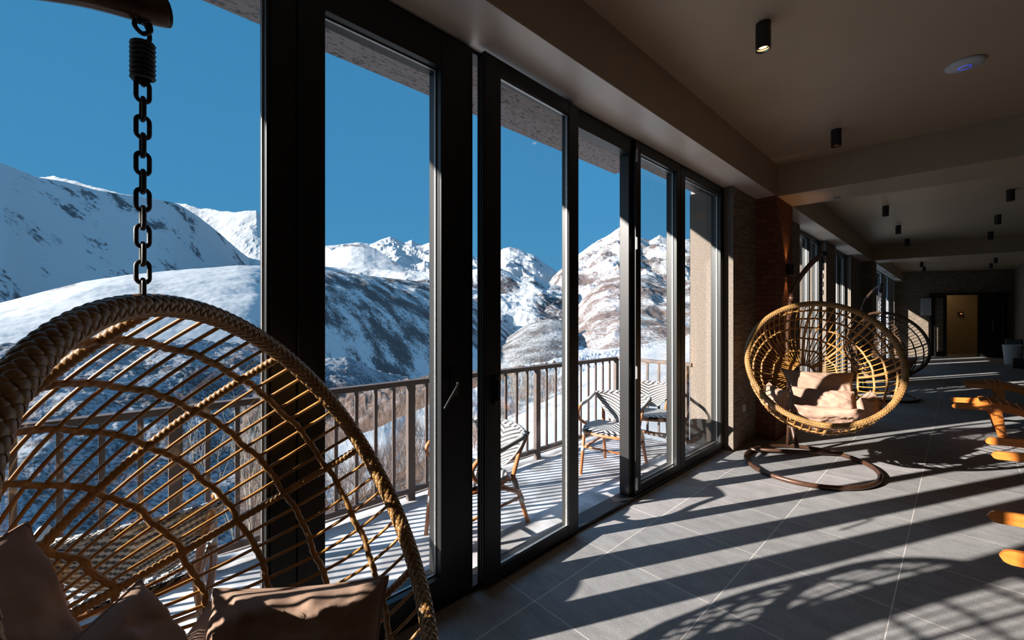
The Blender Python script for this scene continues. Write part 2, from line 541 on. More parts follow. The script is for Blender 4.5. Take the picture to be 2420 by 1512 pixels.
m = MB(); fbox(m, 0.55, 0.6, 0.2, 1.6, 0.0005, 2.9); fbox(m, 3.6, 3.65, 0.2, 1.6, 0.0005, 2.9); fbox(m, 0.55, 3.65, 0.2, 1.6, 2.9, 2.95)
struct(m.build('wall_corridor_side', M_beige))

# ------------------------------------------------------------------ windows
def ring_frame(mb, x0, x1, y0, y1, z0, z1, l, r, b_, t, ch=0.004):
    mb.bbox(x0, x1, y0, y0 + l, z0, z1, ch); mb.bbox(x0, x1, y1 - r, y1, z0, z1, ch)
    mb.bbox(x0, x1, y0 + l + .0002, y1 - r - .0002, z0, z0 + b_, ch); mb.bbox(x0, x1, y0 + l + .0002, y1 - r - .0002, z1 - t, z1, ch)
    return mb
def sash(root, name, y0, y1, z0, z1, l, r, b_, t, xo=-1.785, xi=-1.685, pane=True):
    f = ring_frame(MB(), xo, xi, y0, y1, z0, z1, l, r, b_, t).build(name, M_black, root)
    if pane:
        ym0, ym1, zm0, zm1 = y0 + l, y1 - r, z0 + b_, z1 - t
        xm = (xo + xi) / 2
        g = MB().box(xm - .003, xm + .003, ym0 - .004, ym1 + .004, zm0 - .004, zm1 + .004).build('glass_pane', M_glass, root)
        # silver gasket bead standing just inside the sash
        ring_frame(MB(), xm + .004, xm + .016, ym0 + .0002, ym1 - .0002, zm0 + .0002, zm1 - .0002, .007, .007, .006, .006, .001).build('gasket', M_gasket, root)
    return f
def win(nm): return struct(empty(nm, (0, 0, 0)))
w1 = win('window_1'); sash(w1, 'frame', -.42, 0.352, 0.005, 2.795, .07, .012, .10, .07)
MB().bbox(-1.80, -1.68, 0.354, 0.440, 0.005, 2.795).build('mullion', M_black, w1)
w2 = win('window_2'); sash(w2, 'frame', 0.442, 1.262, 0.03, 2.775, .10, .19, .12, .165, -1.785, -1.675)
MB().bbox(-1.79, -1.70, 0.442, 4.60, 2.777, 2.796).build('head_track', M_black, w2)
MB().bbox(-1.80, -1.675, 0.442, 4.60, 0.0015, 0.028, .003).build('bottom_track', M_black, w2)
h = MB().bbox(-1.674, -1.664, 1.125, 1.165, 1.02, 1.16, .004)
h.tube(spline([(-1.664, 1.145, 1.085), (-1.635, 1.145, 1.083), (-1.625, 1.13, 1.07), (-1.625, 1.085, 1.01), (-1.625, 1.06, 0.975)], 24), .008, 8)
h.build('handle', M_black, w2, smooth=True)
# door leaf standing ajar in front of the track
d1 = struct(empty('door_1', (-1.655, 2.10, 0)))
f = ring_frame(MB(), -.06, .0, -.80, .0, .03, 2.765, .115, .10, .06, .085).build('frame', M_black, d1)
MB().box(-.033, -.027, -.689, -.096, .086, 2.684).build('glass_pane', M_glass, d1)
ring_frame(MB(), -.026, -.010, -.6848, -.1002, .0902, 2.6798, .007, .007, .006, .006, .001).build('gasket', M_gasket, d1)
sl = MB()
for k in range(3): sl.box(-.050 + .017 * k, -.046 + .017 * k, -.8032, -.8002, .05, 2.74)
sl.build('edge_seal', M_gasket, d1)
k_ = MB().bbox(.0002, .012, -.745, -.705, .95, 1.10, .004); k_.bbox(.012, .03, -.735, -.715, .97, 1.08, .004)
k_.build('handle', M_black, d1)
d1.rotation_euler = (0, 0, math.radians(2.0))
w4 = win('window_3'); sash(w4, 'frame', 2.845, 3.60, 0.03, 2.775, .075, .07, .065, .075)
MB().bbox(-1.80, -1.715, 2.795, 2.843, 0.03, 2.775).build('folded_stile', M_black, w4)
MB().bbox(-1.79, -1.70, 2.11, 2.794, 2.67, 2.776).build('head_rail', M_black, w4)
hg = MB()
for z in (.12, .98, 1.98, 2.66): hg.bbox(-1.684, -1.674, 2.835, 2.853, z - .05, z + .05, .003); hg.tube([(-1.675, 2.844, z - .045), (-1.675, 2.844, z + .045)], .007, 8)
hg.build('hinge', M_gasket, w4)
w5 = win('window_4'); sash(w5, 'frame', 3.605, 4.612, 0.03, 2.775, .09, .09, .065, .075)
w6 = win('window_5'); sash(w6, 'frame', -1.98, -.545, 0.005, 2.795, .04, .03, .10, .07)
MB().bbox(-1.80, -1.68, -.543, -.422, 0.005, 2.795).build('mullion', M_black, w6)
w7 = win('window_6'); sash(w7, 'frame', -6.58, -4.32, 0.005, 2.795, .07, .07, .10, .07)
w8 = win('window_7'); sash(w8, 'frame', 7.33, 8.335, 0.005, 2.795, .06, .035, .06, .06); sash(w8, 'frame', 8.337, 9.08, 0.005, 2.795, .035, .06, .06, .06)
w9 = win('window_8'); sash(w9, 'frame', 9.99, 10.90, 0.005, 2.795, .06, .05, .06, .06); sash(w9, 'frame', 10.902, 11.58, 0.005, 2.795, .05, .06, .06, .06)
w10 = win('window_9')
for a in (14.62, 15.83, 17.04, 18.25, 19.46): sash(w10, 'frame', a, a + 1.205, 0.005, 2.795, .045, .045, .06, .06)

# ------------------------------------------------------------------ value noise for terrain
_rng = np.random.default_rng(11)
_tab = _rng.random((256, 256))
def vnoise(x, y):
    xi = np.floor(x).astype(int); yi = np.floor(y).astype(int)
    xf = x - xi; yf = y - yi
    u = xf * xf * (3 - 2 * xf); v = yf * yf * (3 - 2 * yf)
    a = _tab[xi & 255, yi & 255]; b_ = _tab[(xi + 1) & 255, yi & 255]; c = _tab[xi & 255, (yi + 1) & 255]; d = _tab[(xi + 1) & 255, (yi + 1) & 255]
    return (a * (1 - u) + b_ * u) * (1 - v) + (c * (1 - u) + d * u) * v
def fbm(x, y, o=6, ridged=False, g=0.5):
    s = 0; a = 1; t = 0
    for k in range(o):
        q = vnoise(x * 2 ** k + 17.3 * k, y * 2 ** k + 9.1 * k) * 2 - 1
        if ridged: q = 1 - 2.4 * np.abs(q)
        s = s + a * q; t += a; a *= g; x, y = x * .8 - y * .6, x * .6 + y * .8
    return s / t
T_drift = snow_mat('leftover_snow', (0.55, 0.55, 0.57), (0.3, 0.3, 0.3), 0.0, 3.0, bs=.3, bd=.05)
# ------------------------------------------------------------------ balcony
ZD = -0.10
struct(MB().box(-3.13, -2.051, -9.0, 4.72, ZD - .2, ZD).build('floor_balcony', M_deck))
struct(MB().box(-2.0505, -1.8005, -9.0, 4.72, -.32, -0.012).build('trim_20', M_deck))
struct(MB().box(-3.20, -3.1305, -9.0, 4.79, ZD - .2, ZD + .012).build('trim_21', M_outwall))
struct(MB().box(-3.05, -1.85, -9.0, 4.63, 3.30, 3.62).build('ceiling_balcony', M_stucco))
struct(MB().box(-3.05, -1.85, 6.9, 24.0, 3.30, 3.62).build('ceiling_balcony_far', M_stucco))
struct(MB().box(-2.05, -1.8005, -9.0, 25.0, 2.842, 3.2995).build('trim_22', M_stucco))

yy_ = np.linspace(-1.2, 4.60, 240)[:, None] * np.ones((1, 9)); tt_ = np.ones((240, 1)) * np.linspace(0, 1, 9)[None]
wd_ = .10 + .16 * np.clip(fbm(yy_ * .9 + 3, yy_ * 0 + 2, 4) + .25, 0, 1)
hx_ = np.sin(tt_ * PI) * (.018 + .05 * np.clip(fbm(yy_ * 1.6 + 8, yy_ * 0 + 5, 4) + .2, 0, 1)) + .006 * fbm(yy_ * 9, tt_ * 5, 3) * np.sin(tt_ * PI)
dr = MB(); dr.grid(np.stack([-3.125 + wd_ * tt_, yy_, ZD + .0005 + np.clip(hx_, 0, 1)], -1)[:, ::-1])
tag(dr.build('snow_drift', T_drift, smooth=True), 'thin strip of leftover snow along the foot of the balcony railing', 'snow', kind='stuff')
rl = empty('balcony_railing', (-3.03, 0, ZD))
tag(rl, 'dark brown metal balcony railing with upright bars above the snowy valley', 'railing')
PY = [0.158 + 1.4897 * k for k in range(-5, 4)]
MB().bbox(-.035, .035, PY[0] - .6, PY[-1] + .035, .955, .995, .003).build('top_rail', M_rail, rl)
MB().bbox(-.02, .02, PY[0] - .6, PY[-1], .075, .115, .003).build('bottom_rail', M_rail, rl)
MB().bbox(.0352, 1.0, PY[-1] - .03, PY[-1] + .03, .955, .995, .003).build('top_rail', M_rail, rl)
MB().bbox(.0352, 1.0, PY[-1] - .02, PY[-1] + .02, .075, .115, .003).build('bottom_rail', M_rail, rl)
pm = MB().bbox(-.022, .022, -.032, .032, .0005, .9548, .003).build('post', M_rail, rl)
bmh = MB().bbox(-.008, .008, -.013, .013, .1152, .9548, .002).build('baluster', M_rail, rl)
bmh.location.y = PY[0] + .149
pm.location.y = PY[0]
for k, y in enumerate(PY):
    if k:
        c = pm.copy(); COL.objects.link(c); c.location.y = y
    if k < len(PY) - 1:
        for j in range(1, 10):
            if k == 0 and j == 1: continue
            c = bmh.copy(); COL.objects.link(c); c.location.y = y + .14897 * j
for j in range(1, 7):
    c = bmh.copy(); COL.objects.link(c); c.location = (.149 * j, PY[-1], 0); c.rotation_euler = (0, 0, PI / 2)
c = pm.copy(); COL.objects.link(c); c.location = (.93, PY[-1], 0)

def ridge(name, crest, foot, mat, rows=190, cols=620, amp=0.03, freq=3.0, ridged=True, camp=0.006, seed=0.0, conc=0.0, px0=None, px1=None, label=None, cat=None, kind=None, gully=0.0, gdir=0.0):
    """hillside whose sky line passes through the traced crest; distances in metres along the view axis"""
    cr_ = np.array(crest, float); ft = np.array(foot, float)
    p0 = cr_[0, 0] if px0 is None else px0; p1 = cr_[-1, 0] if px1 is None else px1
    px = np.linspace(p0, p1, cols)
    cy_ = np.interp(px, cr_[:, 0], cr_[:, 1]); cz = np.interp(px, cr_[:, 0], cr_[:, 2])
    fy_ = np.interp(px, ft[:, 0], ft[:, 1]); fz = np.interp(px, ft[:, 0], ft[:, 2])
    K_ = 24; kk = np.hanning(2 * K_ + 3)[1:-1]; kk /= kk.sum()
    sm = lambda q: np.convolve(np.pad(q, K_, 'edge'), kk, 'valid')
    cz = sm(cz); fz = sm(fz); cs_ = sm(sm(cy_))
    dx = (px - CXP) / FPX
    T = np.concatenate([np.linspace(0, 1, rows), 1 + np.linspace(.02, .5, 16)])
    V = np.zeros((cols, len(T), 3))
    zc = (CYP - cy_) / FPX * cz; zf = (CYP - fy_) / FPX * fz
    for j, t in enumerate(T):
        Z = fz + (cz - fz) * t
        if t <= 1:
            zk = zc * t ** 4 + (CYP - cs_) / FPX * cz * (1 - t ** 4)
            z = zf + (zk - zf) * (t + conc * t * (t - 1))
        else:
            z = zc - (zc - zf) * (t - 1) * 1.1 - cz * .05 * (t - 1)
        P = FW[None] * Z[:, None] + RT[None] * (dx * Z)[:, None]
        V[:, j] = P; V[:, j, 2] = z
    S = float(cz.mean())
    X, Y = V[..., 0] / S * freq + seed, V[..., 1] / S * freq + seed * 1.7
    nz = fbm(X, Y, 8, ridged, .55 if ridged else .5)
    tt = np.clip(T, 0, 1)[None]
    env = np.clip(1.0 - tt ** 6, 0, 1) * np.clip(tt * 6, 0, 1)
    dist = np.linalg.norm(V[..., :2], axis=-1)
    V[..., 2] += dist * (amp * env * nz + camp * (1 - env) * np.clip(tt * 6, 0, 1) * fbm(X * 6, Y * 6, 5))
    if gully:
        ca, sa = math.cos(gdir), math.sin(gdir)
        gx = (px[:, None] / 130.0) + fbm(X * 2, Y * 2, 4) * 1.1 + tt * gdir
        V[..., 2] += dist * gully * env * (-np.abs(((gx + 4 * 64) % 1.0) - .5) * 2 + .5)
    V[..., 2] += HCAM
    mb = MB(); mb.grid(V)
    o = mb.build(name, mat, smooth=True)
    tag(o, label, cat, kind='structure')
    return o

SN = (0.33, 0.33, 0.335)
T_left = snow_mat('shaded_snow_with_scrub', SN, (0.05, 0.05, 0.055), 0.26, 0.05, sharp=.015, big=.12, bs=.2, bd=1)
T_far = snow_mat('clean_high_snow', SN, (0.10, 0.09, 0.095), 0.06, 0.012, sharp=.02, bs=.5, bd=14)
T_peak = snow_mat('snow_over_brown_rock', SN, (0.085, 0.065, 0.06), 0.42, 0.06, sharp=.04, big=.10, bs=.6, bd=6)
T_scrub = snow_mat('scrub_and_snow_slope', SN, (0.055, 0.046, 0.046), 0.54, 0.35, stretch=(.3, 1, .7), sharp=.035, big=.07, bs=.25, bd=.6)
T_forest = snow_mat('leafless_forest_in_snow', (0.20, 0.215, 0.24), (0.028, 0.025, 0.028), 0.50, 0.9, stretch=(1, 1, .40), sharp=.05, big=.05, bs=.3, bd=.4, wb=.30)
T_brown = snow_mat('brown_brush_slope', SN, (0.085, 0.060, 0.052), 0.58, 0.22, stretch=(.5, 1, 1), sharp=.05, big=.07, bs=.35, bd=1, wb=.45)
T_knoll = snow_mat('scrubby_knoll', SN, (0.055, 0.046, 0.043), 0.56, 0.35, sharp=.06, big=.06, bs=.3, bd=.7, wb=.38)
T_spur = snow_mat('spur_snow', SN, (0.05, 0.043, 0.045), 0.36, 0.07, sharp=.03, big=.07, bs=.3, bd=2)
T_near = snow_mat('fresh_near_snow', SN, (0.30, 0.20, 0.13), 0.0, 0.5, sharp=.02, bs=.45, bd=.35)
T_thick = snow_mat('brushwood_ground', (0.22, 0.19, 0.18), (0.085, 0.052, 0.038), 0.85, 2.5, sharp=.10, bs=.6, bd=.5)

ridge('snowy_mountain', [(-900, 215, 600), (-500, 262, 760), (-200, 320, 920), (0, 383, 1100), (85, 418, 1230), (160, 431, 1360), (240, 452, 1500), (345, 466, 1720), (420, 481, 1900), (470, 512, 2050), (520, 552, 2250), (570, 596, 2550), (610, 626, 2800), (700, 690, 3000)],
      [(-900, 820, 330), (0, 760, 620), (400, 740, 1200), (700, 760, 2200)], T_left, amp=.006, freq=4, camp=.001, ridged=False, seed=3.1,
      label='broad shaded snowy mountainside behind the hanging chain, dotted with dark scrub', cat='mountain')
ridge('snowy_mountain', [(-100, 430, 4200), (85, 418, 3800), (130, 417, 3700), (300, 460, 3600), (415, 479, 3300), (440, 481, 3250), (470, 492, 3200), (500, 494, 3200), (520, 499, 3150), (560, 500, 3100), (590, 499, 3100), (606, 497, 3100), (618, 512, 3100), (640, 530, 3100), (700, 566, 3200), (760, 606, 3300), (800, 640, 3300)],
      [(-100, 700, 2600), (800, 720, 2300)], T_far, amp=.018, freq=8, camp=.002, seed=8.2,
      label='sunlit white mountain ridge left of the thick black mullion', cat='mountain')
ridge('snowy_mountain', [(640, 600, 5200), (700, 592, 5200), (760, 582, 5200), (800, 578, 5100), (820, 575, 5100), (850, 573, 5100), (875, 578, 5200), (900, 566, 5300), (922, 559, 5400), (940, 566, 5400), (955, 573, 5400), (973, 567, 5500), (985, 575, 5500), (1000, 579, 5500), (1020, 572, 5400), (1060, 584, 5400), (1105, 598, 5400), (1150, 620, 5400), (1200, 650, 5400)],
      [(640, 760, 2600), (1200, 780, 2600)], T_far, amp=.030, freq=12, camp=.0015, seed=1.7,
      label='range of rounded white peaks seen through the second glass pane', cat='mountain')
ridge('snowy_mountain', [(640, 660, 3200), (700, 640, 3100), (740, 612, 3000), (770, 597, 3000), (800, 585, 3000), (830, 577, 3000), (860, 578, 3000), (885, 586, 3000), (910, 602, 2900), (940, 622, 2800), (975, 645, 2700), (1010, 668, 2600), (1040, 690, 2500)],
      [(640, 800, 1700), (1040, 800, 1600)], T_far, amp=.012, freq=6, camp=.001, ridged=False, seed=21.3, gully=.004,
      label='smooth rounded white hill in front of the far peaks in the second glass pane', cat='mountain')
ridge('snowy_mountain', [(1080, 660, 4300), (1130, 640, 4300), (1172, 600, 4300), (1190, 586, 4300), (1205, 583, 4300), (1225, 588, 4300), (1245, 597, 4300), (1262, 602, 4300), (1280, 616, 4300), (1303, 632, 4300), (1340, 660, 4300), (1380, 700, 4300)],
      [(1080, 800, 2300), (1380, 820, 2300)], T_far, amp=.010, freq=11, camp=.001, seed=5.3, gully=.014,
      label='cone-shaped white peak with fluted ridges seen through the door leaf', cat='mountain')
ridge('snowy_mountain', [(1280, 690, 3400), (1320, 640, 3400), (1345, 619, 3400), (1375, 596, 3400), (1400, 576, 3400), (1430, 561, 3400), (1450, 548, 3400), (1466, 536, 3400), (1480, 545, 3400), (1510, 560, 3400), (1535, 567, 3400), (1558, 556, 3400), (1575, 563, 3400), (1600, 567, 3400), (1645, 561, 3400), (1700, 570, 3400), (1800, 600, 3400), (1950, 620, 3400)],
      [(1280, 860, 1500), (1950, 840, 1500)], T_peak, amp=.026, freq=8, camp=.003, seed=2.4, gully=.014,
      label='large rocky brown and white peak behind the open doorway', cat='mountain')
ridge('mountain_spur', [(640, 640, 2200), (760, 628, 2300), (860, 634, 2300), (960, 640, 2250), (1060, 642, 2200), (1110, 638, 2200), (1172, 628, 2200), (1200, 640, 2200), (1230, 655, 2200), (1262, 652, 2200), (1290, 668, 2200), (1330, 676, 2200), (1360, 700, 2100), (1400, 760, 2000), (1440, 820, 2000)],
      [(640, 800, 1500), (1440, 870, 1200)], T_spur, amp=.020, freq=7, camp=.003, seed=6.6, gully=.01,
      label='snowy spur with dark gullies below the cone-shaped peak', cat='mountain')
ridge('brown_hillside', [(1330, 800, 1500), (1350, 745, 1500), (1375, 708, 1500), (1400, 682, 1500), (1430, 662, 1500), (1465, 652, 1500), (1500, 652, 1500), (1530, 649, 1500), (1560, 658, 1500), (1600, 672, 1450), (1645, 664, 1400), (1700, 660, 1350), (1950, 560, 1300)],
      [(1330, 860, 700), (1440, 850, 600), (1950, 850, 500)], T_brown, amp=.014, freq=7, camp=.003, seed=9.4, gully=.01,
      label='brown brush-covered hillside with snow below the rocky peak', cat='mountain')
ridge('scrubby_slope', [(-900, 830, 260), (-400, 790, 340), (0, 716, 450), (100, 690, 470), (200, 665, 490), (300, 650, 520), (400, 640, 550), (500, 632, 590), (560, 627, 620), (625, 627, 660), (760, 637, 800), (850, 648, 920), (900, 655, 1000), (1020, 668, 1250), (1110, 700, 1400), (1170, 745, 1450), (1230, 800, 1450), (1290, 860, 1400), (1350, 920, 1300)],
      [(-900, 1000, 150), (0, 960, 230), (628, 960, 330), (900, 960, 450), (1350, 1000, 600)], T_scrub, amp=.008, freq=7, camp=.001, seed=4.4, gully=.004, gdir=1.6, conc=-.45,
      label='shaded valley slope striped with dark scrub below the white peaks', cat='hillside')
T_bench = snow_mat('wind_packed_snow', SN, (0.12, 0.11, 0.11), 0.02, 0.12, stretch=(.4, 1, .8), sharp=.03, big=.14, bs=.3, bd=1)
ridge('snowy_bench', [(-900, 828, 235), (-400, 788, 310), (0, 716, 405), (100, 690, 423), (200, 665, 441), (300, 650, 468), (400, 640, 495), (500, 632, 530), (560, 627, 558), (625, 628, 594), (680, 645, 640), (720, 680, 690), (770, 740, 740), (800, 800, 760)],
      [(-900, 960, 170), (0, 850, 250), (628, 850, 350), (800, 850, 500)], T_bench, amp=.010, freq=7, camp=.001, ridged=False, seed=14.4, conc=-.5,
      label='smooth snowy shelf below the shaded mountainside, crossed by the hanging chain', cat='hillside')
ridge('forested_slope', [(-900, 900, 100), (-300, 850, 130), (0, 815, 160), (150, 800, 175), (300, 806, 190), (450, 800, 210), (600, 815, 240), (760, 850, 280), (820, 845, 290), (860, 862, 300), (920, 900, 310), (1000, 960, 320), (1110, 1060, 300)],
      [(-900, 1700, 30), (0, 1500, 45), (628, 1400, 70), (1110, 1300, 90)], T_forest, amp=.02, freq=8, camp=.006, seed=7.7,
      label='steep leafless blue-grey forest slope seen through the wicker basket', cat='hillside')
ridge('scrubby_knoll', [(1120, 870, 900), (1170, 818, 900), (1200, 795, 900), (1240, 770, 900), (1275, 757, 900), (1303, 752, 900), (1335, 758, 900), (1360, 790, 900), (1395, 850, 900), (1430, 900, 900)],
      [(1120, 900, 490), (1430, 920, 490)], T_knoll, amp=.007, freq=10, camp=.002, seed=2.2,
      label='rounded scrubby knoll in the valley seen through the door leaf', cat='hill')
ridge('valley_floor', [(600, 905, 560), (1100, 885, 560), (1180, 872, 560), (1290, 858, 560), (1345, 850, 560), (1400, 848, 560), (1480, 832, 520), (1560, 812, 500), (1650, 800, 450), (1950, 740, 400)],
      [(600, 1100, 100), (1200, 1040, 100), (1950, 900, 100)], T_far, amp=.01, freq=10, camp=.004, seed=12.2, kind='structure')
ridge('snow_bank', [(700, 1330, 13), (900, 1200, 15), (1040, 1090, 18), (1120, 1035, 20), (1180, 1000, 22), (1230, 965, 25), (1290, 932, 28), (1345, 897, 32), (1400, 870, 38), (1460, 848, 42), (1530, 822, 48), (1590, 806, 55), (1645, 787, 60), (1700, 765, 65)],
      [(700, 1560, 4.6), (1100, 1360, 4.6), (1300, 1330, 5.0), (1700, 1300, 5.6)], T_near, rows=160, amp=.012, freq=6, camp=.006, ridged=False, seed=3.9,
      label='smooth white snow bank rising just beyond the balcony railing', cat='snow')
ridge('brushwood_slope', [(560, 1130, 30), (780, 1075, 34), (900, 1010, 36), (1000, 960, 38), (1110, 930, 40), (1200, 915, 42), (1300, 890, 46), (1400, 872, 48), (1450, 860, 48)],
      [(560, 1500, 7), (1000, 1400, 8), (1450, 1250, 10)], T_thick, amp=.02, freq=8, camp=.01, ridged=False, seed=13.9, kind='structure')

# ------------------------------------------------------------------ hanging basket chairs
RB, DB, VH, RH, PB = 0.585, 0.725, 0.095, 0.085, 2.125     # rim radius, bowl depth, hub offset, hub radius, bowl profile
def bowl(phi, de, grow=0.0):
    """point of the bowl in chair space (x right, z up in the rim plane, opening toward -y)"""
    s_ = (1 - de ** PB) ** (1 / PB)
    hx, hz = RH * math.cos(phi), VH + RH * math.sin(phi)
    rx, rz_ = RB * math.cos(phi), RB * math.sin(phi)
    sag = .085 * max(0.0, -math.sin(phi)) ** .8 * math.sin(min(1, de / .45) * PI / 2) * (1 - de) ** .6 if de < 1 else 0
    return np.array([hx + (rx - hx) * s_, DB * de, hz + (rz_ - hz) * s_ - sag])
def braid(mb, r0, amp, n, seg, samples, flat, closed_r=RB, y=0.0):
    """plaited strands running both ways round a hoop, passing over and under each other"""
    L = 2 * PI * closed_r
    turns = max(n, int(round(L / (2 * PI * r0) / 1.15)))
    om = 2 * PI * turns / L
    s_ = np.linspace(0, L, samples, endpoint=False)
    th = s_ / closed_r
    rad = np.stack([np.cos(th), 0 * th, np.sin(th)], 1)
    yy = np.array([0, 1.0, 0])
    cen = rad * closed_r + yy * y
    for sg in (1, -1):
        off = sg * amp * np.cos(n * om * s_)
        for j in range(n):
            ps = sg * om * s_ + 2 * PI * j / n
            nrm = rad * np.cos(ps)[:, None] + yy[None] * np.sin(ps)[:, None]
            P = cen + nrm * (r0 + off)[:, None]
            T = np.roll(P, -1, 0) - np.roll(P, 1, 0); T /= np.linalg.norm(T, axis=1)[:, None]
            B = np.cross(T, nrm)
            a = np.linspace(0, 2 * PI, seg, endpoint=False)
            V = P[:, None] + np.cos(a)[None, :, None] * B[:, None] * flat[0] + np.sin(a)[None, :, None] * nrm[:, None] * flat[1]
            F = []
            m_ = samples
            for i in range(m_):
                i2 = (i + 1) % m_
                for q in range(seg):
                    k = (q + 1) % seg
                    F.append((i * seg + q, i * seg + k, i2 * seg + k, i2 * seg + q))
            mb.add(V, F)
    return mb
def wrap_mod(pitch, depth, ph=0.0):
    return lambda d, a: 1 - depth * np.abs(np.sin((d / pitch * 2 * PI + a + ph) / 2)) ** 3 + depth * .5

def basket(tilt, rz, hang, label, group):
    root = empty('hanging_basket_chair', hang, rz)
    tag(root, label, 'hanging chair', group)
    parts = []
    m = MB()
    th = np.linspace(0, 2 * PI, 160, endpoint=False)
    m.tube(np.stack([RB * np.cos(th), 0 * th, RB * np.sin(th)], 1), .0195, 10, closed=True)
    braid(m, .0212, .0022, 6, 6, 1700, (.0104, .0026))
    parts.append(m.build('rim', M_braid, root, smooth=True))
    for k in range(64):
        phi = 2 * PI * k / 64
        heavy = k % 8 == 0
        ds = np.sin(np.linspace(0, 1, 30) * PI / 2) * .999 if not heavy else np.sin(np.linspace(0, 1, 380) * PI / 2) * .999
        P = np.array([bowl(phi, d) for d in ds])
        if heavy:
            o = MB().tube(P, .0125, 10, mod=wrap_mod(.016, .20)).build('wrapped_rib', M_braid, root, smooth=True)
        else:
            o = MB().tube(P, .0054, 6).build('rib', M_cane, root, smooth=True)
        parts.append(o)
    for i, de in enumerate((.196, .407, .600, .785, .928)):
        ph = np.linspace(0, 2 * PI, 900, endpoint=False)
        P = np.array([bowl(p, de + .004 * math.sin(p * 16 + i)) for p in ph])
        P += np.stack([0 * ph, .0022 * np.sin(ph * 32 + i), 0 * ph], 1)
        o = MB().tube(P, .0098, 8, closed=True, mod=wrap_mod(.032, .24, i)).build('wrapped_ring', M_braid, root, smooth=True)
        parts.append(o)
    P = np.array([bowl(p, .9995) for p in np.linspace(0, 2 * PI, 100, endpoint=False)])
    parts.append(MB().tube(P, .011, 8, closed=True, mod=wrap_mod(.03, .2)).build('hub_ring', M_braid, root, smooth=True))
    off = (0, -RB * math.sin(tilt), -RB * math.cos(tilt))
    for o in parts:
        o.location = off; o.rotation_euler = (-tilt, 0, 0)
        o['basket_part'] = 1
    return root
def link_mesh():
    L_, W_, r = .0165, .0105, .0042
    pts = []
    for a in np.linspace(-PI / 2, PI / 2, 8): pts.append((W_ * math.cos(a), 0, L_ - .0085 + W_ * math.sin(a) * 1.0 if False else 0))
    pts = []
    for a in np.linspace(0, PI, 9): pts.append((W_ * math.cos(a), 0, (L_ - .004) + W_ * math.sin(a)))
    for a in np.linspace(PI, 2 * PI, 9): pts.append((W_ * math.cos(a), 0, -(L_ - .004) + W_ * math.sin(a)))
    return MB().tube(pts, r, 8, closed=True)
def chain(root, top, rz, sx=0.0):
    before = set(root.children)
    chain_(root, top, rz)
    for o in root.children:
        if o not in before: o.location.x += sx
def chain_(root, top, rz):
    """links from the rim up to the spring; top is the height of the stand tip above the rim"""
    pitch = .0378
    n = int((top - .135) / pitch)
    z0 = (top - .125) - n * pitch
    lk = None
    for k in range(n):
        if lk is None: lk = c = link_mesh().build('chain_link', M_iron, root, smooth=True)
        else: c = lk.copy(); COL.objects.link(c)
        c.location = (0, 0, z0 + pitch * (k + .5)); c.rotation_euler = (0, 0, PI / 4 + (PI / 2 if k % 2 else 0) + rz)
    b = MB().tube([(0, .024, .006), (0, .012, z0 + .004), (0, -.012, z0 + .004), (0, -.024, .006)], .0045, 8)
    b.build('shackle', M_iron, root, smooth=True)
    zb = top - .12
    pts = []
    for i in range(12 * 8 + 1):
        a = 2 * PI * i / 12
        pts.append((.017 * math.cos(a), .017 * math.sin(a), zb + .078 * i / 96 - .002))
    MB().tube(pts, .0046, 7).build('coil_spring', M_iron, root, smooth=True)
    hk = MB()
    hk2 = MB().tube([(0, 0, zb - .012), (.008, 0, zb - .004), (.014, 0, zb + .002)], .004, 7); hk2.build('spring_end', M_iron, root, smooth=True)
    cr, sr = math.cos(rz), math.sin(rz)
    hk.tube(spline([(-.012, 0, zb + .074), (.004, 0, zb + .082), (.018, 0, zb + .094), (.016, 0, zb + .112), (0, 0, zb + .122), (-.012, 0, zb + .112)], 40), .0042, 8)
    hk.build('spring_hook', M_iron, root, smooth=True)
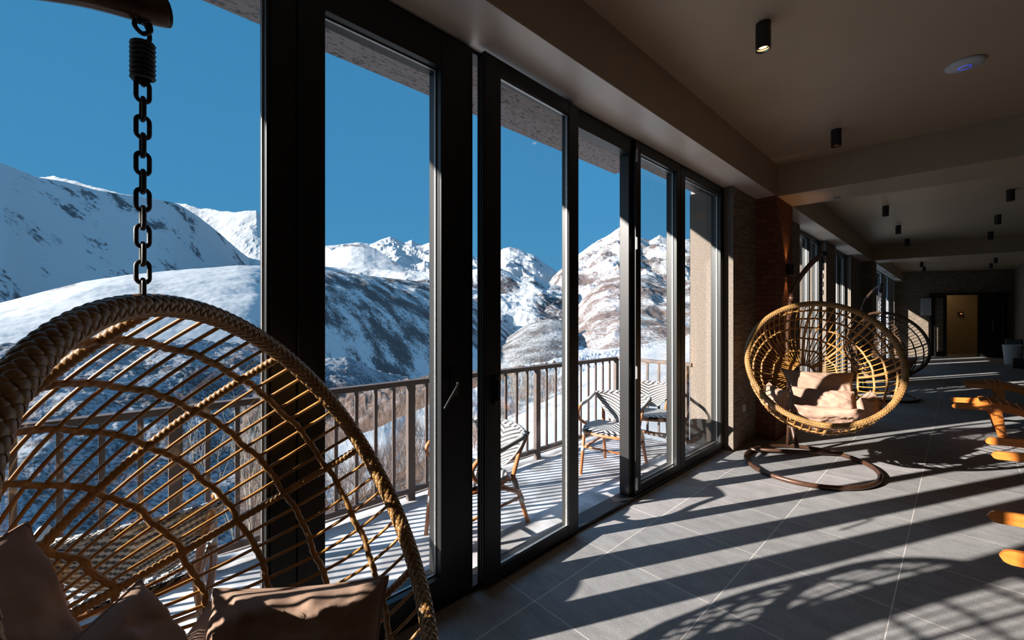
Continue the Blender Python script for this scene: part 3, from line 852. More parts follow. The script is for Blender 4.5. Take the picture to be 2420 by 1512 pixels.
def stand(loc, az, top, label, group, cx=0.0, cy=0.0, ra=.53, rb=.61, ar=.0235, tip=.035):
    """tip at (0,0,top) over loc; az = horizontal direction the arm reaches toward"""
    root = empty('chair_stand', (loc[0], loc[1], 0), 0)
    tag(root, label, 'chair stand', group)
    d = np.array([-math.cos(az), -math.sin(az)])          # from tip to pole
    k = top - 1.985
    prof = [(-tip, 1.995), (.0, 1.985), (.11, 1.957), (.26, 1.886), (.43, 1.77), (.555, 1.58), (.622, 1.25), (.618, .95), (.60, .62), (.56, .33), (.43, .06)]
    P = spline([(d[0] * s_, d[1] * s_, z + k * min(1, z / 1.9)) for s_, z in prof], 90)
    a = np.argmin(np.abs(P[:, 2] - (1.60 + k)) + (np.hypot(P[:, 0], P[:, 1]) < .3) * 9)
    MB().tube(P[:a + 1], ar, 14).build('arm', M_bronze, root, smooth=True)
    MB().tube(P[a:], .0215, 14).build('pole', M_bronze, root, smooth=True)
    m = MB(); m.tube(P[a - 1:a + 2], .0262, 14); m.build('joint_collar', M_bronze, root, smooth=True)
    tdir = (P[0] - P[1]); tdir /= np.linalg.norm(tdir)
    MB().tube([P[0], P[0] + tdir * .006], ar - .001, 14).build('end_cap', M_blackplastic, root, smooth=True)
    ey = MB().tube([(0, 0, top - .02), (0, 0, top - .035)], .008, 8)
    ey.tube(spline([(0, -.011, top - .030), (0, -.012, top - .045), (0, 0, top - .056), (0, .012, top - .045), (0, .011, top - .030)], 20), .0045, 7)
    ey.build('eye_bolt', M_iron, root, smooth=True)
    th = np.linspace(0, 2 * PI, 96, endpoint=False)
    MB().tube(np.stack([cx + ra * np.cos(th), cy + rb * np.sin(th), 0 * th + .0215], 1), .0205, 12, closed=True).build('base_ring', M_bronze, root, smooth=True)
    q = np.array([-d[1], d[0]])
    f = d * .40
    e1 = f + q * .42 + d * .0; e2 = f - q * .42
    # clip chord to ring
    def ringpt(v0, v1):
        for t in np.linspace(0, 3, 600):
            p = v0 + (v1 - v0) * t
            if ((p[0] - cx) / ra) ** 2 + ((p[1] - cy) / rb) ** 2 >= 1: return p
        return v1
    e1 = ringpt(f, f + q * .3); e2 = ringpt(f, f - q * .3)
    MB().tube([(*e1, .033), (*e2, .033)], .0185, 12).build('crossbar', M_bronze, root, smooth=True)
    b0 = ringpt(f, f + d * .3)
    MB().tube([(*b0, .035), (*(d * .585), .40)], .017, 12).build('brace', M_bronze, root, smooth=True)
    return root

AZN, TLN = 0.955, 0.531
near_hang = (-1.19, 0.036, 1.428)
near = basket(TLN, AZN + PI / 2, near_hang, 'large dark honey wicker hanging basket chair filling the left foreground', 'hanging basket chairs')
AZF, TLF = -1.185, 0.41
far_hang = (-0.906, 4.664, 1.537)
def rebasket(scl, tilt, rz, hang, label, group):
    r = copy_tree(near)
    r.location = hang; r.rotation_euler = (0, 0, rz); r['label'] = label; r['group'] = group
    for o in r.children:
        o.location = (0, -RB * scl * math.sin(tilt), -RB * scl * math.cos(tilt)); o.rotation_euler = (-tilt, 0, 0); o.scale = (scl, scl, scl)
    return r
far = rebasket(.965, TLF, AZF + PI / 2, far_hang, 'golden wicker hanging basket chair lit by sun in front of the brick pier', 'hanging basket chairs')
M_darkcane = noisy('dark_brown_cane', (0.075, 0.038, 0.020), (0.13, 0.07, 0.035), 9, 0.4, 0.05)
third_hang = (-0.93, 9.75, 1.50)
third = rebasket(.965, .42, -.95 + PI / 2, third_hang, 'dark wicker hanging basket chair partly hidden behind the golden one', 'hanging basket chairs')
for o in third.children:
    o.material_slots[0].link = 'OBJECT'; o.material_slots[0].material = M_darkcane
for r, hz, t_, rz, sx in ((near, near_hang, 2.030, 0.0, -.05), (far, far_hang, 1.985, .4, .055), (third, third_hang, 1.985, .2, 0.0)):
    chain(r, t_ - hz[2] - .012, rz, sx)
for r in (near, far, third):
    for o in r.children:
        if 'basket_part' in o.keys(): del o['basket_part']
stand((near_hang[0] + .041, near_hang[1] - .029), 1.77, 2.050, 'bronze tube stand whose arm end hangs over the foreground basket chair at the top left', 'curved chair stands', .09, 0.03, .50, .58, .030, .034)
stand((far_hang[0] + .051, far_hang[1] + .020), -.9, 1.985, 'bronze curved stand with ring base holding the golden basket chair', 'curved chair stands', -.10, -.005, .505, .60)
stand(third_hang, -1.0, 1.985, 'bronze curved stand holding the dark basket chair farther back', 'curved chair stands', -.045, .015)

# ------------------------------------------------------------------ cushions
def pillow(name, w_, h_, t_, mat, seed=0, nu=44, nv=36, crown=0.08, puff=2.2, wr=.006):
    """stuffed cushion: pinched corners, soft wrinkles and a seam; lies in x-z, thickness along y"""
    mb = MB()
    rnd = random.Random(seed)
    u = np.linspace(-1, 1, nu)[:, None] * np.ones((1, nv)); v = np.ones((nu, 1)) * np.linspace(-1, 1, nv)[None]
    k = 1 - crown * (1 - u ** 2) * np.abs(v) ** 2; k2 = 1 - crown * (1 - v ** 2) * np.abs(u) ** 2
    X = u * w_ / 2 * k2; Z = v * h_ / 2 * k
    prof = ((1 - np.abs(u) ** puff) * (1 - np.abs(v) ** puff)).clip(0) ** .5
    ph = [rnd.uniform(0, 6) for _ in range(6)]
    wv = np.sin(u * 9 + v * 5 + ph[0]) * .5 + np.sin(u * 4 - v * 11 + ph[1]) * .4 + np.sin((u + v) * 17 + ph[2]) * .25
    edge = (np.maximum(np.abs(u), np.abs(v))) ** 2
    tear = fbm(u * 2.2 + seed * 3.3 + 9, v * 2.2 + seed, 4, True)
    front = -prof * t_ / 2 * (1 + .10 * tear) - wr * wv * edge * prof ** .3 - .010 * tear * prof ** .5
    back = prof * t_ / 2 * (1 + .10 * tear) + wr * wv * edge * prof ** .3 + .006
    V1 = np.stack([X, front, Z], -1); V2 = np.stack([X, back * 1.0, Z], -1)
    mb.grid(V1[::-1]); mb.grid(V2)
    # welt joining both faces
    ring = [(i, 0) for i in range(nu)] + [(nu - 1, j) for j in range(1, nv)] + [(i, nv - 1) for i in range(nu - 2, -1, -1)] + [(0, j) for j in range(nv - 2, 0, -1)]
    pts = [((V1[i, j] + V2[i, j]) / 2) for i, j in ring]
    mb.tube(pts, .0045, 6, closed=True)
    return mb.build(name, mat, smooth=True)
def place(o, loc, rot):
    o.location = loc; o.rotation_euler = rot; return o
def frame_of(root_loc, rz, tilt):
    """matrix from chair space to world"""
    return Matrix.Translation(root_loc) @ Matrix.Rotation(rz, 4, 'Z') @ Matrix.Translation((0, -RB * math.sin(tilt), -RB * math.cos(tilt))) @ Matrix.Rotation(-tilt, 4, 'X')
def put(o, F_, loc, rot):
    from mathutils import Euler
    o.matrix_world = F_ @ Matrix.Translation(loc) @ Euler(rot).to_matrix().to_4x4()
    return o
FF = frame_of(far_hang, AZF + PI / 2, TLF)
g_ = 'beige cushions in the golden basket chair'
tag(put(pillow('cushion', .60, .46, .16, M_fabric, 1, crown=.16), FF, (.08, .50, -.11), (-.25, .0, .02)), 'large beige back cushion leaning against the inside of the golden basket', 'cushion', g_)
tag(put(pillow('cushion', .50, .26, .14, M_fabric, 2), FF, (.06, .375, -.25), (-.12, .03, .03)), 'small oblong beige cushion in front of the large back cushion of the golden basket chair', 'cushion', g_)
tag(put(pillow('seat_cushion', .50, .36, .12, M_fabric, 3, wr=.014, crown=.16), FF, (.05, .28, -.43), (1.18, 0, 0)), 'rumpled beige seat pad lying in the bottom of the golden basket', 'cushion', g_)
tag(put(pillow('arm_cushion', .26, .24, .13, M_fabric, 4, puff=3, crown=.2), FF, (-.33, .24, -.28), (.10, .5, -1.0)), 'beige arm cushion against the left side of the golden basket', 'cushion', g_)
tag(put(pillow('arm_cushion', .27, .24, .13, M_fabric, 5, puff=3, crown=.2), FF, (.37, .26, -.30), (.10, -.5, 1.0)), 'beige arm cushion against the right side of the golden basket', 'cushion', g_)
FN = frame_of(near_hang, AZN + PI / 2, TLN)
g_ = 'beige cushions in the foreground basket chair'
F3 = frame_of(third_hang, -.95 + PI / 2, .42)
tag(put(pillow('seat_cushion', .78, .46, .14, M_fabric, 9), F3, (.0, .27, -.36), (1.0, 0, 0)), 'beige seat pad in the dark basket chair at the back', 'cushion')

def axes(o, c, X, Z):
    X = Vector(X).normalized(); Z = Vector(Z); Z = (Z - X * Z.dot(X)).normalized(); Y = Z.cross(X)
    M_ = Matrix((X, Y, Z)).transposed().to_4x4(); M_.translation = Vector(c); o.matrix_world = M_
    return o
tag(axes(pillow('cushion', .52, .42, .15, M_fabric, 11), (-1.06, -.25, .779), (-.816, .577, 0), (-.237, -.335, .91)), 'tall beige back cushion with a pointed corner at the bottom left edge of the photo', 'cushion', g_)
tag(axes(pillow('cushion', .50, .30, .14, M_fabric, 12), (-1.04, -.07, .665), (-.816, .577, 0), (-.33, -.465, .82)), 'beige lumbar cushion with folded peak in front of the foreground back cushion', 'cushion', g_)
tag(axes(pillow('arm_cushion', .44, .30, .15, M_fabric, 13, puff=3), (-1.125, .285, .56), (.58, .81, 0), (-.36, .26, .9)), 'beige side cushion striped by rib shadows in the foreground basket', 'cushion', g_)
tag(axes(pillow('seat_cushion', .66, .60, .10, M_fabric, 14), (-1.02, .18, .45), (-.816, .577, 0), (-.5, -.7, .45)), 'beige seat pad lying under the other cushions of the foreground basket', 'cushion', g_)

# ------------------------------------------------------------------ bistro armchairs on the balcony
def sheet(mb_pts, thick):
    """closed sheet from a grid of points, with uv"""
    P = mb_pts; nu, nv = P.shape[:2]
    N_ = np.cross(np.gradient(P, axis=0), np.gradient(P, axis=1)); N_ /= np.linalg.norm(N_, axis=-1)[..., None] + 1e-9
    mb = MB(); mb.grid(P + N_ * thick / 2); mb.grid((P - N_ * thick / 2)[::-1])
    uu, vv = np.meshgrid(np.linspace(0, 1, nu), np.linspace(0, 1, nv), indexing='ij')
    u1 = np.stack([uu, vv], -1).reshape(-1, 2); u2 = np.stack([uu[::-1], vv[::-1]], -1).reshape(-1, 2)
    return mb, np.concatenate([u1, u2])
def tube_uv(pts, r, seg=10, vs=1.0):
    mb = MB().tube(pts, r, seg, cap=False)
    n = len(pts)
    uv = np.array([(j / seg * .35, i / (n - 1) * vs) for i in range(n) for j in range(seg)])
    return mb, uv
def bistro(loc, rz, label):
    root = empty('bistro_armchair', loc, rz)
    tag(root, label, 'chair', 'black and white bistro armchairs on the balcony')
    # seat: rounded square, slightly dished
    n = 25
    u = np.linspace(-1, 1, n)[:, None] * np.ones((1, n)); v = np.ones((n, 1)) * np.linspace(-1, 1, n)[None]
    X = u * np.sqrt(1 - v ** 2 * .30) * (.245 + .015 * v); Y = v * np.sqrt(1 - u ** 2 * .30) * .225 + .02
    Zs = .445 - .018 * (1 - u ** 2) * (1 - v ** 2) - .03 * np.maximum(0, np.abs(v) - .8) * 3
    mb, uv = sheet(np.stack([X, Y, Zs], -1), .026); mb.build('seat', M_weave, root, smooth=True, uv=uv)
    rim = np.concatenate([np.stack([X, Y, Zs], -1)[:, 0], np.stack([X, Y, Zs], -1)[-1, 1:], np.stack([X, Y, Zs], -1)[::-1, -1][1:], np.stack([X, Y, Zs], -1)[0, ::-1][1:-1]])
    MB().tube(rim - np.array([0, 0, .022]), .013, 8, closed=True).build('seat_frame', M_bamboo, root, smooth=True)
    # back panel, wide at the top and wrapping forward
    nu, nv = 31, 15
    u = np.linspace(-1, 1, nu)[:, None] * np.ones((1, nv)); v = np.ones((nu, 1)) * np.linspace(0, 1, nv)[None]
    hw = .10 + .19 * v ** .8
    ang = u * (.35 + .60 * v)
    X = hw * np.sin(ang) / np.sin(.35 + .60 * v); Y = -.185 - .13 * v + (1 - np.cos(ang)) * (.05 + .20 * v)
    Zb = .475 + .25 * v + .006 * v * (1 - u ** 2) - .012 * u ** 2 * v
    Pb = np.stack([X, Y, Zb], -1)
    mb, uv = sheet(Pb, .014); mb.build('backrest', M_weave, root, smooth=True, uv=uv)
    mb, uv = tube_uv(Pb[:, -1], .019, 10, 1.4); mb.build('top_roll', M_weave, root, smooth=True, uv=uv)
    MB().tube(np.concatenate([Pb[0, ::-1], Pb[:, 0], Pb[-1, :]]), .008, 7).build('edge_cord', M_white, root, smooth=True)
    for sx in (-1, 1):
        e = Pb[-1 if sx > 0 else 0, -1]
        arm = spline([e, (sx * .285, -.02, .665), (sx * .285, .13, .645), (sx * .28, .205, .585), (sx * .275, .175, .515), (sx * .265, .06, .45), (sx * .25, -.10, .38), (sx * .215, -.235, .31)], 56)
        MB().tube(arm[16:], .0155, 9).build('armrest', M_bamboo, root, smooth=True)
        MB().tube(arm[:18], .0185, 9).build('arm_wrap', M_white, root, smooth=True)
        MB().tube([(sx * .215, .20, .425), (sx * .225, .215, .22), (sx * .235, .235, 0.001)], [.0165, .0165, .015], 9).build('leg', M_bamboo, root, smooth=True)
        MB().tube([(sx * .235, -.295, .72), (sx * .205, -.24, .58), (sx * .185, -.20, .42), (sx * .20, -.24, .30), (sx * .225, -.335, 0.001)], [.015, .016, .0165, .0165, .015], 9).build('leg', M_bamboo, root, smooth=True)
        for p0, p1 in (((sx * .216, .201, .43), (sx * .219, .206, .375)), ((sx * .222, .212, .27), (sx * .224, .216, .225)), ((sx * .192, -.205, .40), (sx * .197, -.225, .33)), ((sx * .203, -.248, .28), (sx * .207, -.265, .24)), ((sx * .262, .045, .46), (sx * .256, .0, .435))):
            MB().tube([p0, p1], .0195, 9).build('cord_wrap', M_white, root, smooth=True)
        MB().tube([(sx * .223, .213, .245), (sx * .205, -.25, .27)], .010, 8).build('stretcher', M_bamboo, root, smooth=True)
    MB().tube([(-.223, .213, .265), (.223, .213, .265)], .010, 8).build('stretcher', M_bamboo, root, smooth=True)
    MB().tube([(-.205, -.25, .29), (.205, -.25, .29)], .010, 8).build('stretcher', M_bamboo, root, smooth=True)
    return root
bc = bistro((-2.36, 0.0, ZD), math.radians(88), 'black and white bistro armchair outside, seen from behind through the foreground basket')
def bcopy(loc, rz, label):
    c = copy_tree(bc); c.location = loc; c.rotation_euler = (0, 0, rz); c['label'] = label
bcopy((-2.25, 1.70, ZD), math.radians(178), 'black and white bistro armchair outside, half hidden by the thick window stile and door leaf')
bcopy((-2.27, 3.42, ZD), math.radians(-168), 'black and white bistro armchair outside the open doorway with curved brown arm')
bcopy((-2.38, 4.26, ZD), math.radians(-155), 'black and white bistro armchair in the far corner of the balcony by the end railing')

# ------------------------------------------------------------------ slatted wooden loungers
def lounger(loc, rz, label):
    root = empty('wooden_lounger', loc, rz)
    tag(root, label, 'lounge chair', 'orange wooden slatted loungers')
    L_ = [(0, .315), (.10, .325), (.22, .335), (.34, .345), (.48, .325), (.66, .275), (.86, .235), (1.06, .235), (1.2, .26)]
    C_ = spline([(x, 0, z) for x, z in L_], 64)
    for y in (-.27, .27):
        half = .012
        top = []; bot = []
        for i, p in enumerate(C_):
            t = i / (len(C_) - 1)
            hh = .032 * min(1, math.sqrt(max(0, 1 - (1 - min(1, p[0] / .05)) ** 2)) + .02) + .012 * math.exp(-((p[0] - .34) / .12) ** 2)
            top.append((p[0], p[2] + hh)); bot.append((p[0], p[2] - hh))
        P = np.array([[(a[0], y - half, a[1]), (a[0], y + half, a[1]), (b_[0], y + half, b_[1]), (b_[0], y - half, b_[1])] for a, b_ in zip(top, bot)])
        mb = MB(); n = len(P); F = []
        for i in range(n - 1):
            for j in range(4):
                k = (j + 1) % 4; F.append((i * 4 + j, i * 4 + k, (i + 1) * 4 + k, (i + 1) * 4 + j))
        F += [(0, 1, 2, 3), ((n - 1) * 4 + 3, (n - 1) * 4 + 2, (n - 1) * 4 + 1, (n - 1) * 4)]
        mb.add(P.reshape(-1, 3), F); mb.build('side_rail', M_orange, root)
        for xb, lean in ((.34, .07), (1.02, -.06)):
            zt = float(np.interp(xb, C_[:, 0], C_[:, 2])) + (.02 if xb < 1 else .04)
            yy = y * (1 - .055 / .27) if True else y
            m = MB()
            w0, w1_ = .055, .036
            yo = (y - .0125 if y > 0 else y + .0125) + (-.024 if y > 0 else .0)
            v = [(xb - w0, yo, zt), (xb + w0, yo, zt), (xb + lean + w1_, yo, 0.001), (xb + lean - w1_, yo, 0.001)]
            v += [(a, b_ + .0235, c) for a, b_, c in v]
            m.add(v, [(0, 1, 2, 3), (7, 6, 5, 4), (0, 4, 5, 1), (1, 5, 6, 2), (2, 6, 7, 3), (3, 7, 4, 0)])
            lg = m.build('leg', M_orange, root)
            b2 = MB()
            oy = yo - .003 if y < 0 else yo + .0265
            for dx_ in (-.025, .025): b2.lathe([(0, -.002), (.006, -.002), (.006, .002), (0, .002)], 8, (xb + dx_, oy + (-.024 if y < 0 else .024), zt - .03), 'y')
            b2.build('bolt', M_chrome, lg)
    x = .27; k = 0
    slat = None
    while x < 1.16:
        z = float(np.interp(x, C_[:, 0], C_[:, 2])); z2 = float(np.interp(x + .01, C_[:, 0], C_[:, 2]))
        hump = .012 * math.exp(-((x - .34) / .12) ** 2)
        o = MB().bbox(-.031, .031, -.283, .283, -.008, .008, .004).build('slat', M_orange, root) if slat is None else slat.copy()
        if slat is None: slat = o
        else: COL.objects.link(o)
        o.location = (x, 0, z + .0325 + hump + .0085); o.rotation_euler = (0, -math.atan2(z2 - z, .01), 0)
        x += .078
    # reclined back of slats
    for y in (-.18, .18):
        MB().bbox(0, .78, y - .012, y + .012, -.02, .02, .004).build('back_rail', M_orange, root).matrix_local = Matrix.Translation((1.16, 0, .33)) @ Matrix.Rotation(-math.radians(50), 4, 'Y')
    for k in range(9):
        o = slat.copy(); COL.objects.link(o)
        o.matrix_local = Matrix.Translation((1.16, 0, .33)) @ Matrix.Rotation(-math.radians(50), 4, 'Y') @ Matrix.Translation((.06 + .082 * k, 0, .0285))
    return root
lg0 = lounger((.118, 3.185, 0), math.radians(2), 'orange wooden lounger nearest the camera, only two rounded rail tips in frame at the right')
def lcopy(loc, rz, label):
    c = copy_tree(lg0); c.location = loc; c.rotation_euler = (0, 0, rz); c['label'] = label
lcopy((.168, 5.28, 0), math.radians(2), 'orange wooden lounger at the right edge, second from the camera, its far rail in shadow')
lcopy((-.062, 7.72, 0), math.radians(2), 'orange wooden lounger with sunlit curved slats, third from the camera')
lcopy((.063, 10.05, 0), math.radians(2), 'dark shaded wooden lounger, farthest of the four along the right side')

# ------------------------------------------------------------------ ceiling lamps, router, sconce
def downlight(loc, lit, label):
    root = empty('ceiling_spotlight', loc)
    tag(root, label, 'ceiling lamp', 'black cylindrical ceiling spotlights')
    r, h_ = .040, .155
    MB().lathe([(0, 0), (r, 0), (r, -h_), (r - .003, -h_ - .001), (r - .004, -h_), (r - .005, -h_ + .001), (r - .005, -h_ + .03), (0, -h_ + .03)], 32).build('housing', M_iron, root, smooth=False)
    MB().lathe([(r - .0055, -h_ + .001), (r - .0060, -h_ + .029), (r - .0066, -h_ + .029), (r - .0062, -h_ + .001), (r - .0055, -h_ + .001)], 28).build('reflector', M_chrome if lit > 1 else M_bronze, root, smooth=True)
    MB().lathe([(0, -h_ + .017), (.022, -h_ + .017), (.027, -h_ + .0285), (0, -h_ + .0285)], 20).build('bulb', M_glow if lit > 1 else M_glow_dim, root)
    return root
ZL = ZC - .0005
LS = [(-.785, 2.75, 2, 'black cylinder spotlight glowing warm, nearest on the ceiling'), (-.767, 4.80, 1, 'black cylinder spotlight with faint orange bottom before the first cross beam'),
      (-.766, 8.64, 0, 'black ceiling spotlight, first beyond the first cross beam in the window-side row'), (-.764, 10.63, 0, 'black ceiling spotlight, middle one of the window-side row between the cross beams'),
      (-.761, 12.55, 0, 'black ceiling spotlight, last of the window-side row before the second cross beam'), (.484, 8.79, 0, 'black ceiling spotlight at the right edge, first of the right row between the beams'),
      (.457, 10.79, 0, 'black ceiling spotlight, middle one of the right row between the cross beams'), (.448, 12.78, 0, 'black ceiling spotlight, last of the right row before the second cross beam'),
      (-.767, 18.04, 0, 'small distant ceiling spotlight, nearer of the left pair past the second beam'), (-.778, 19.73, 0, 'small distant ceiling spotlight, left one closest to the far wall'),
      (.738, 18.36, 0, 'small distant ceiling spotlight, nearer of the right pair past the second beam'), (.712, 20.09, 0, 'small distant ceiling spotlight, right one closest to the far wall')]
for x, y, lit, lab in LS:
    downlight((x, y, ZL), lit, lab)
ld = bpy.data.lights.new('spotlight_beam', 'SPOT'); ld.energy = 9; ld.color = (1, .72, .42); ld.spot_size = 1.3; ld.spot_blend = .8; ld.shadow_soft_size = .02
lo = bpy.data.objects.new('spotlight_beam', ld); COL.objects.link(lo); lo.location = (-.785, 2.75, ZL - .158)

ap = empty('wifi_access_point', (.032, 4.205, ZL)); tag(ap, 'round white ceiling access point with thin blue light ring', 'access point')
MB().lathe([(0, 0), (.098, 0), (.100, -.004), (.094, -.016), (.060, -.026), (.0315, -.0275), (.0315, -.0285), (.0, -.0285)], 48).build('housing', M_plastic, ap, smooth=True)
th = np.linspace(0, 2 * PI, 48, endpoint=False)
MB().tube(np.stack([.031 * np.cos(th), .031 * np.sin(th), 0 * th - .0282], 1), .0013, 6, closed=True).build('status_ring', M_blue_led, ap)
MB().lathe([(0, -.0286), (.008, -.0286), (.008, -.0291), (0, -.0291)], 16).build('emblem', M_metalbox, ap)

sn = empty('wall_sconce', (-1.3995, 5.76, 1.98)); tag(sn, 'black up-and-down wall sconce glowing orange on the brick pier', 'wall lamp')
MB().lathe([(.028, .065), (.034, .065), (.034, -.065), (.028, -.065), (.028, .065)], 24, (.042, 0, 0)).build('housing', M_iron, sn)
MB().bbox(.0003, .010, -.02, .02, -.03, .03, .003).build('wall_plate', M_iron, sn)
MB().lathe([(0, .03), (.026, .03), (.026, .035), (0, .035)], 16, (.042, 0, 0)).build('bulb', M_glow, sn)
MB().lathe([(0, -.03), (.026, -.03), (.026, -.035), (0, -.035)], 16, (.042, 0, 0)).build('bulb', M_glow, sn)
for sz in (1, -1):
    ld = bpy.data.lights.new('sconce_beam', 'SPOT'); ld.energy = 3; ld.color = (1, .48, .12); ld.spot_size = 1.1; ld.spot_blend = .6; ld.shadow_soft_size = .01
    lo = bpy.data.objects.new('sconce_beam', ld); COL.objects.link(lo); lo.location = (-1.3575, 5.76, 1.98 + .066 * sz)
    lo.rotation_euler = (0, 0, 0) if sz < 0 else (PI, 0, 0)

sw = empty('wall_switch', (-1.5995, 4.93, .41)); tag(sw, 'cream double wall switch plate on the stone pier beside the brick', 'switch')
MB().bbox(.0003, .008, -.045, .045, -.045, .045, .003).build('plate', M_switch, sw)
for y in (-.02, .02): MB().bbox(.0082, .012, y - .016, y + .016, -.03, .03, .002).build('rocker', M_plastic, sw)
dt = empty('motion_sensor', (-.95, 6.0, 2.7995)); tag(dt, 'small white motion sensor under the back of the first cross beam', 'sensor')
MB().lathe([(0, 0), (.03, 0), (.028, -.012), (.015, -.022), (0, -.024)], 20).build('dome', M_plastic, dt, smooth=True)

# ------------------------------------------------------------------ far wall: doors, box, bin
d2 = struct(empty('door_2'))
m = MB(); fbox(m, 1.043, 1.09, -.075, -.001, .001, 2.318); fbox(m, 3.196, 3.243, -.075, -.001, .001, 2.318); fbox(m, 1.0905, 3.1955, -.075, -.001, 2.25, 2.318)
m.build('frame', M_black, d2)
def leaf(u0, u1, dd_, glass):
    m = MB(); fbox(m, u0, u0 + .085, dd_, dd_ + .05, .012, 2.245); fbox(m, u1 - .075, u1, dd_, dd_ + .05, .012, 2.245); fbox(m, u0 + .0852, u1 - .0752, dd_, dd_ + .05, .012, .17); fbox(m, u0 + .0852, u1 - .0752, dd_, dd_ + .05, 2.15, 2.245)
    f_ = m.build('door_leaf', M_black, d2)
    m = MB(); fbox(m, u0 + .08, u1 - .07, dd_ + .02, dd_ + .028, .165, 2.155); m.build('glass_pane', glass, f_)
    return f_
lf = leaf(1.092, 1.52, -.055, M_glass)
lf2 = leaf(2.83, 3.19, -.055, M_darkglass)
m = MB(); fbox(m, 2.43, 2.826, -.055, -.005, .012, 2.245); lf3 = m.build('door_leaf', M_black, d2)
m = MB(); fbox(m, 2.79, 2.81, -.105, -.09, .95, 1.35); fbox(m, 2.79, 2.81, -.0895, -.0555, .97, 1.0); fbox(m, 2.79, 2.81, -.0895, -.0555, 1.30, 1.33); m.build('handle', M_chrome, lf3)
m = MB(); fbox(m, 3.09, 3.10, -.070, -.056, .25, 2.10); m.build('edge_strip', M_chrome, lf2)
eb = MB(); fbox(eb, .765, 1.035, -.10, -.0005, 1.50, 2.14)
eb = eb.build('electrical_cabinet', M_metalbox); tag(eb, 'white metal electrical cabinet on the stone wall left of the far door', 'cabinet')
cdn = MB(); fbox(cdn, .775, 1.025, -.104, -.1005, 1.51, 2.13); cdn = cdn.build('cabinet_door', M_metalbox, eb)
sg = MB(); 
p_ = fw(2.854, 1.4995, 1.584); sgt = empty('corridor_wall_lamp', p_, math.atan2(du[1], du[0])); tag(sgt, 'small dim brown lamp on the beige corridor wall behind the far door', 'wall lamp')
MB().bbox(-.08, .08, -.07, -.002, -.07, .07, .02).build('housing', M_bronze, sgt); MB().bbox(-.035, .035, -.075, -.0702, -.03, .02, .002).build('glow', M_glow_dim, sgt)
ld = bpy.data.lights.new('corridor_lamp', 'AREA'); ld.energy = 3.5; ld.color = (1, .72, .40); ld.size = .5
lo = bpy.data.objects.new('corridor_lamp', ld); COL.objects.link(lo); lo.location = fw(2.0, .8, 2.85)

bn = empty('waste_bin', (1.115, 19.4, 0)); bn.scale = (.92, .92, .86); tag(bn, 'white plastic tub with wide rim standing at the far right wall', 'bin')
MB().lathe([(0, .001), (.17, .001), (.18, .02), (.225, .66), (.235, .665), (.235, .70), (.225, .705), (.215, .69), (.17, .04), (0, .035)], 36).build('body', M_plastic, bn, smooth=False)
MB().bbox(-.07, .07, -.25, -.236, .62, .655, .004).build('handle', M_plastic, bn)
ct = MB(); ct.bbox(1.04, 1.34, 18.1, 18.45, .001, .25, .01); ct.bbox(1.05, 1.33, 18.11, 18.44, .2502, .275, .004)
tag(ct.build('black_crate', M_blackplastic), 'low black box on the floor in front of the white tub', 'box')
tb = MB().bbox(1.02, 1.34, 20.2, 20.6, .001, .74, .01).build('grey_carton', noisy('dark_teal_board', (.06, .08, .085), (.08, .10, .105), 8, .7, 0)); tag(tb, 'dark grey-green carton standing behind the white tub', 'box')

# curtains on the far window
def curtain(y0, y1, label, folds):
    n = folds * 12
    ys_ = np.linspace(y0, y1, n); zz = np.linspace(.04, 2.72, 14)
    P = np.zeros((n, 14, 3))
    ph = np.linspace(0, folds * 2 * PI, n)
    P[..., 0] = -1.55 + .05 * np.sin(ph)[:, None] * (.6 + .4 * (1 - zz / 2.72))[None]
    P[..., 1] = ys_[:, None] + .03 * np.sin(ph * .5)[:, None] * (1 - zz / 2.72)[None]
    P[..., 2] = zz[None]
    mb, uv = sheet(P, .006)
    tag(mb.build('curtain', M_curtain, smooth=True), label, 'curtain', 'long curtains at the far window')
curtain(16.3, 17.2, 'narrow folded grey curtain, nearer of the two at the far window', 5)
curtain(18.0, 19.6, 'folded grey curtain hanging at the far end of the far window', 8)
tag(MB().tube([(-1.55, 14.7, 2.745), (-1.55, 20.6, 2.745)], .014, 8).build('curtain_rod', M_iron), 'dark rod carrying the curtains above the far window', 'curtain rod')

# ------------------------------------------------------------------ bare shrubs and young trees beyond the railing
def bare_tree(seed, h_, spread, depth=5, name='bare_tree', mat=None, r0=.022):
    rnd = random.Random(seed); mb = MB()
    def grow(p, d, l, r, k):
        q = p + d * l
        mid = p + d * l * .5 + Vector((rnd.uniform(-1, 1), rnd.uniform(-1, 1), 0)) * l * .05
        mb.tube([tuple(p), tuple(mid), tuple(q)], [r, r * .85, r * .68], 4 if k > 1 else 3, cap=False)
        if k <= 0: return
        for i in range(rnd.choice((2, 3, 3))):
            nd = (d + Vector((rnd.uniform(-1, 1), rnd.uniform(-1, 1), rnd.uniform(-.1, .6))) * spread).normalized()
            grow(p + d * l * rnd.uniform(.55, 1.0), nd, l * rnd.uniform(.62, .8), r * .6, k - 1)
    for i in range(3):
        d = Vector((rnd.uniform(-.25, .25), rnd.uniform(-.25, .25), 1)).normalized()
        grow(Vector((rnd.uniform(-.1, .1), rnd.uniform(-.1, .1), -.1)), d, h_ * .30, r0, depth)
    return mb
M_twig = noisy('pinkish_bare_twigs', (0.14, 0.088, 0.064), (0.22, 0.145, 0.108), 3, .8, 0)
tms = [bare_tree(40 + k, 2.7, .55, 4, r0=.016) for k in range(4)]
tms = [(np.concatenate(t_.v), np.concatenate([np.array(f_) for f_ in t_.f]).reshape(-1) if False else t_.f) for t_ in tms]
rt = random.Random(5)
def ground(px, Z):
    """height of the brushwood slope below the balcony at this bearing and distance"""
    return None
spots = []
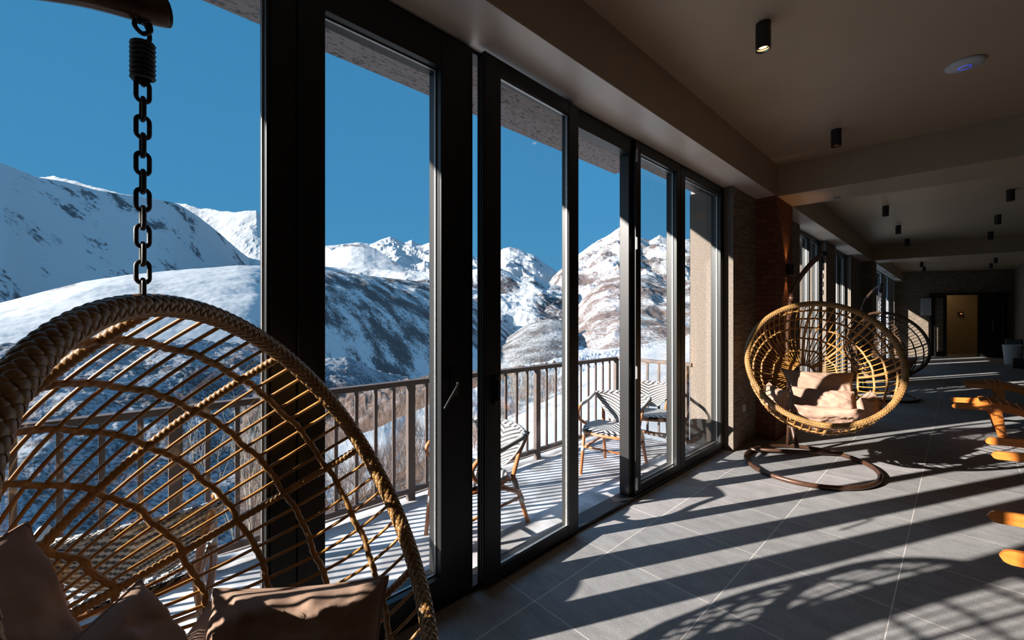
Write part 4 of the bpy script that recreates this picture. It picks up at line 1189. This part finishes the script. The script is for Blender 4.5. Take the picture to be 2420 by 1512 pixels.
E_ = [(780, 1075, 34), (900, 1010, 36), (1000, 960, 38), (1110, 930, 40), (1200, 915, 42), (1300, 890, 46)]
G_ = [(560, 1500, 7), (1000, 1400, 8), (1450, 1250, 10)]
def slope_pt(px, t):
    ex = [e_[0] for e_ in E_]; cyy = np.interp(px, ex, [e_[1] for e_ in E_]); czz = np.interp(px, ex, [e_[2] for e_ in E_])
    gx = [g[0] for g in G_]; fyy = np.interp(px, gx, [g[1] for g in G_]); fzz = np.interp(px, gx, [g[2] for g in G_])
    Z = fzz + (czz - fzz) * t; zc = (CYP - cyy) / FPX * czz; zf = (CYP - fyy) / FPX * fzz
    P = FW * Z + RT * ((px - CXP) / FPX * Z)
    return (P[0], P[1], zf + (zc - zf) * t + HCAM - .15)
thk = MB()
for k in range(420):
    px = rt.uniform(600, 1345); t = rt.uniform(.10, 1.0) ** .8
    p = np.array(slope_pt(px, t)); Vt, Ft = tms[rt.randrange(4)]
    s_ = rt.uniform(.6, 1.15); an = rt.uniform(0, 6.28); ca, sa = math.cos(an), math.sin(an)
    Q = Vt * np.array([s_, s_, s_ * rt.uniform(.9, 1.25)])
    Q = np.stack([Q[:, 0] * ca - Q[:, 1] * sa, Q[:, 0] * sa + Q[:, 1] * ca, Q[:, 2]], 1) + p
    thk.add(Q, Ft)
tag(thk.build('brushwood_thicket', M_twig), 'thicket of leafless pinkish-brown shrubs below the balcony railing', 'shrubs', kind='stuff')
M_birch = noisy('pale_birch_bark', (0.20, 0.165, 0.13), (0.30, 0.25, 0.20), 6, .8, 0)
for k, (px, Z, zb, h_, lab) in enumerate([(1196, 24, -6.2, 7.2, 'taller leafless pale tree seen through the left part of the door leaf'), (1232, 27, -6.4, 6.0, 'slim leafless pale tree seen through the middle of the door leaf'), (590, 13, -7.5, 8.0, 'leafless pale tree seen just left of the thick black mullion')]):
    o = bare_tree(70 + k, h_, .42, 5, r0=.03).build('birch_tree', M_birch)
    P = FW * Z + RT * ((px - CXP) / FPX * Z); o.location = (P[0], P[1], zb)
    tag(o, lab, 'tree')
# ------------------------------------------------------------------ end of seating
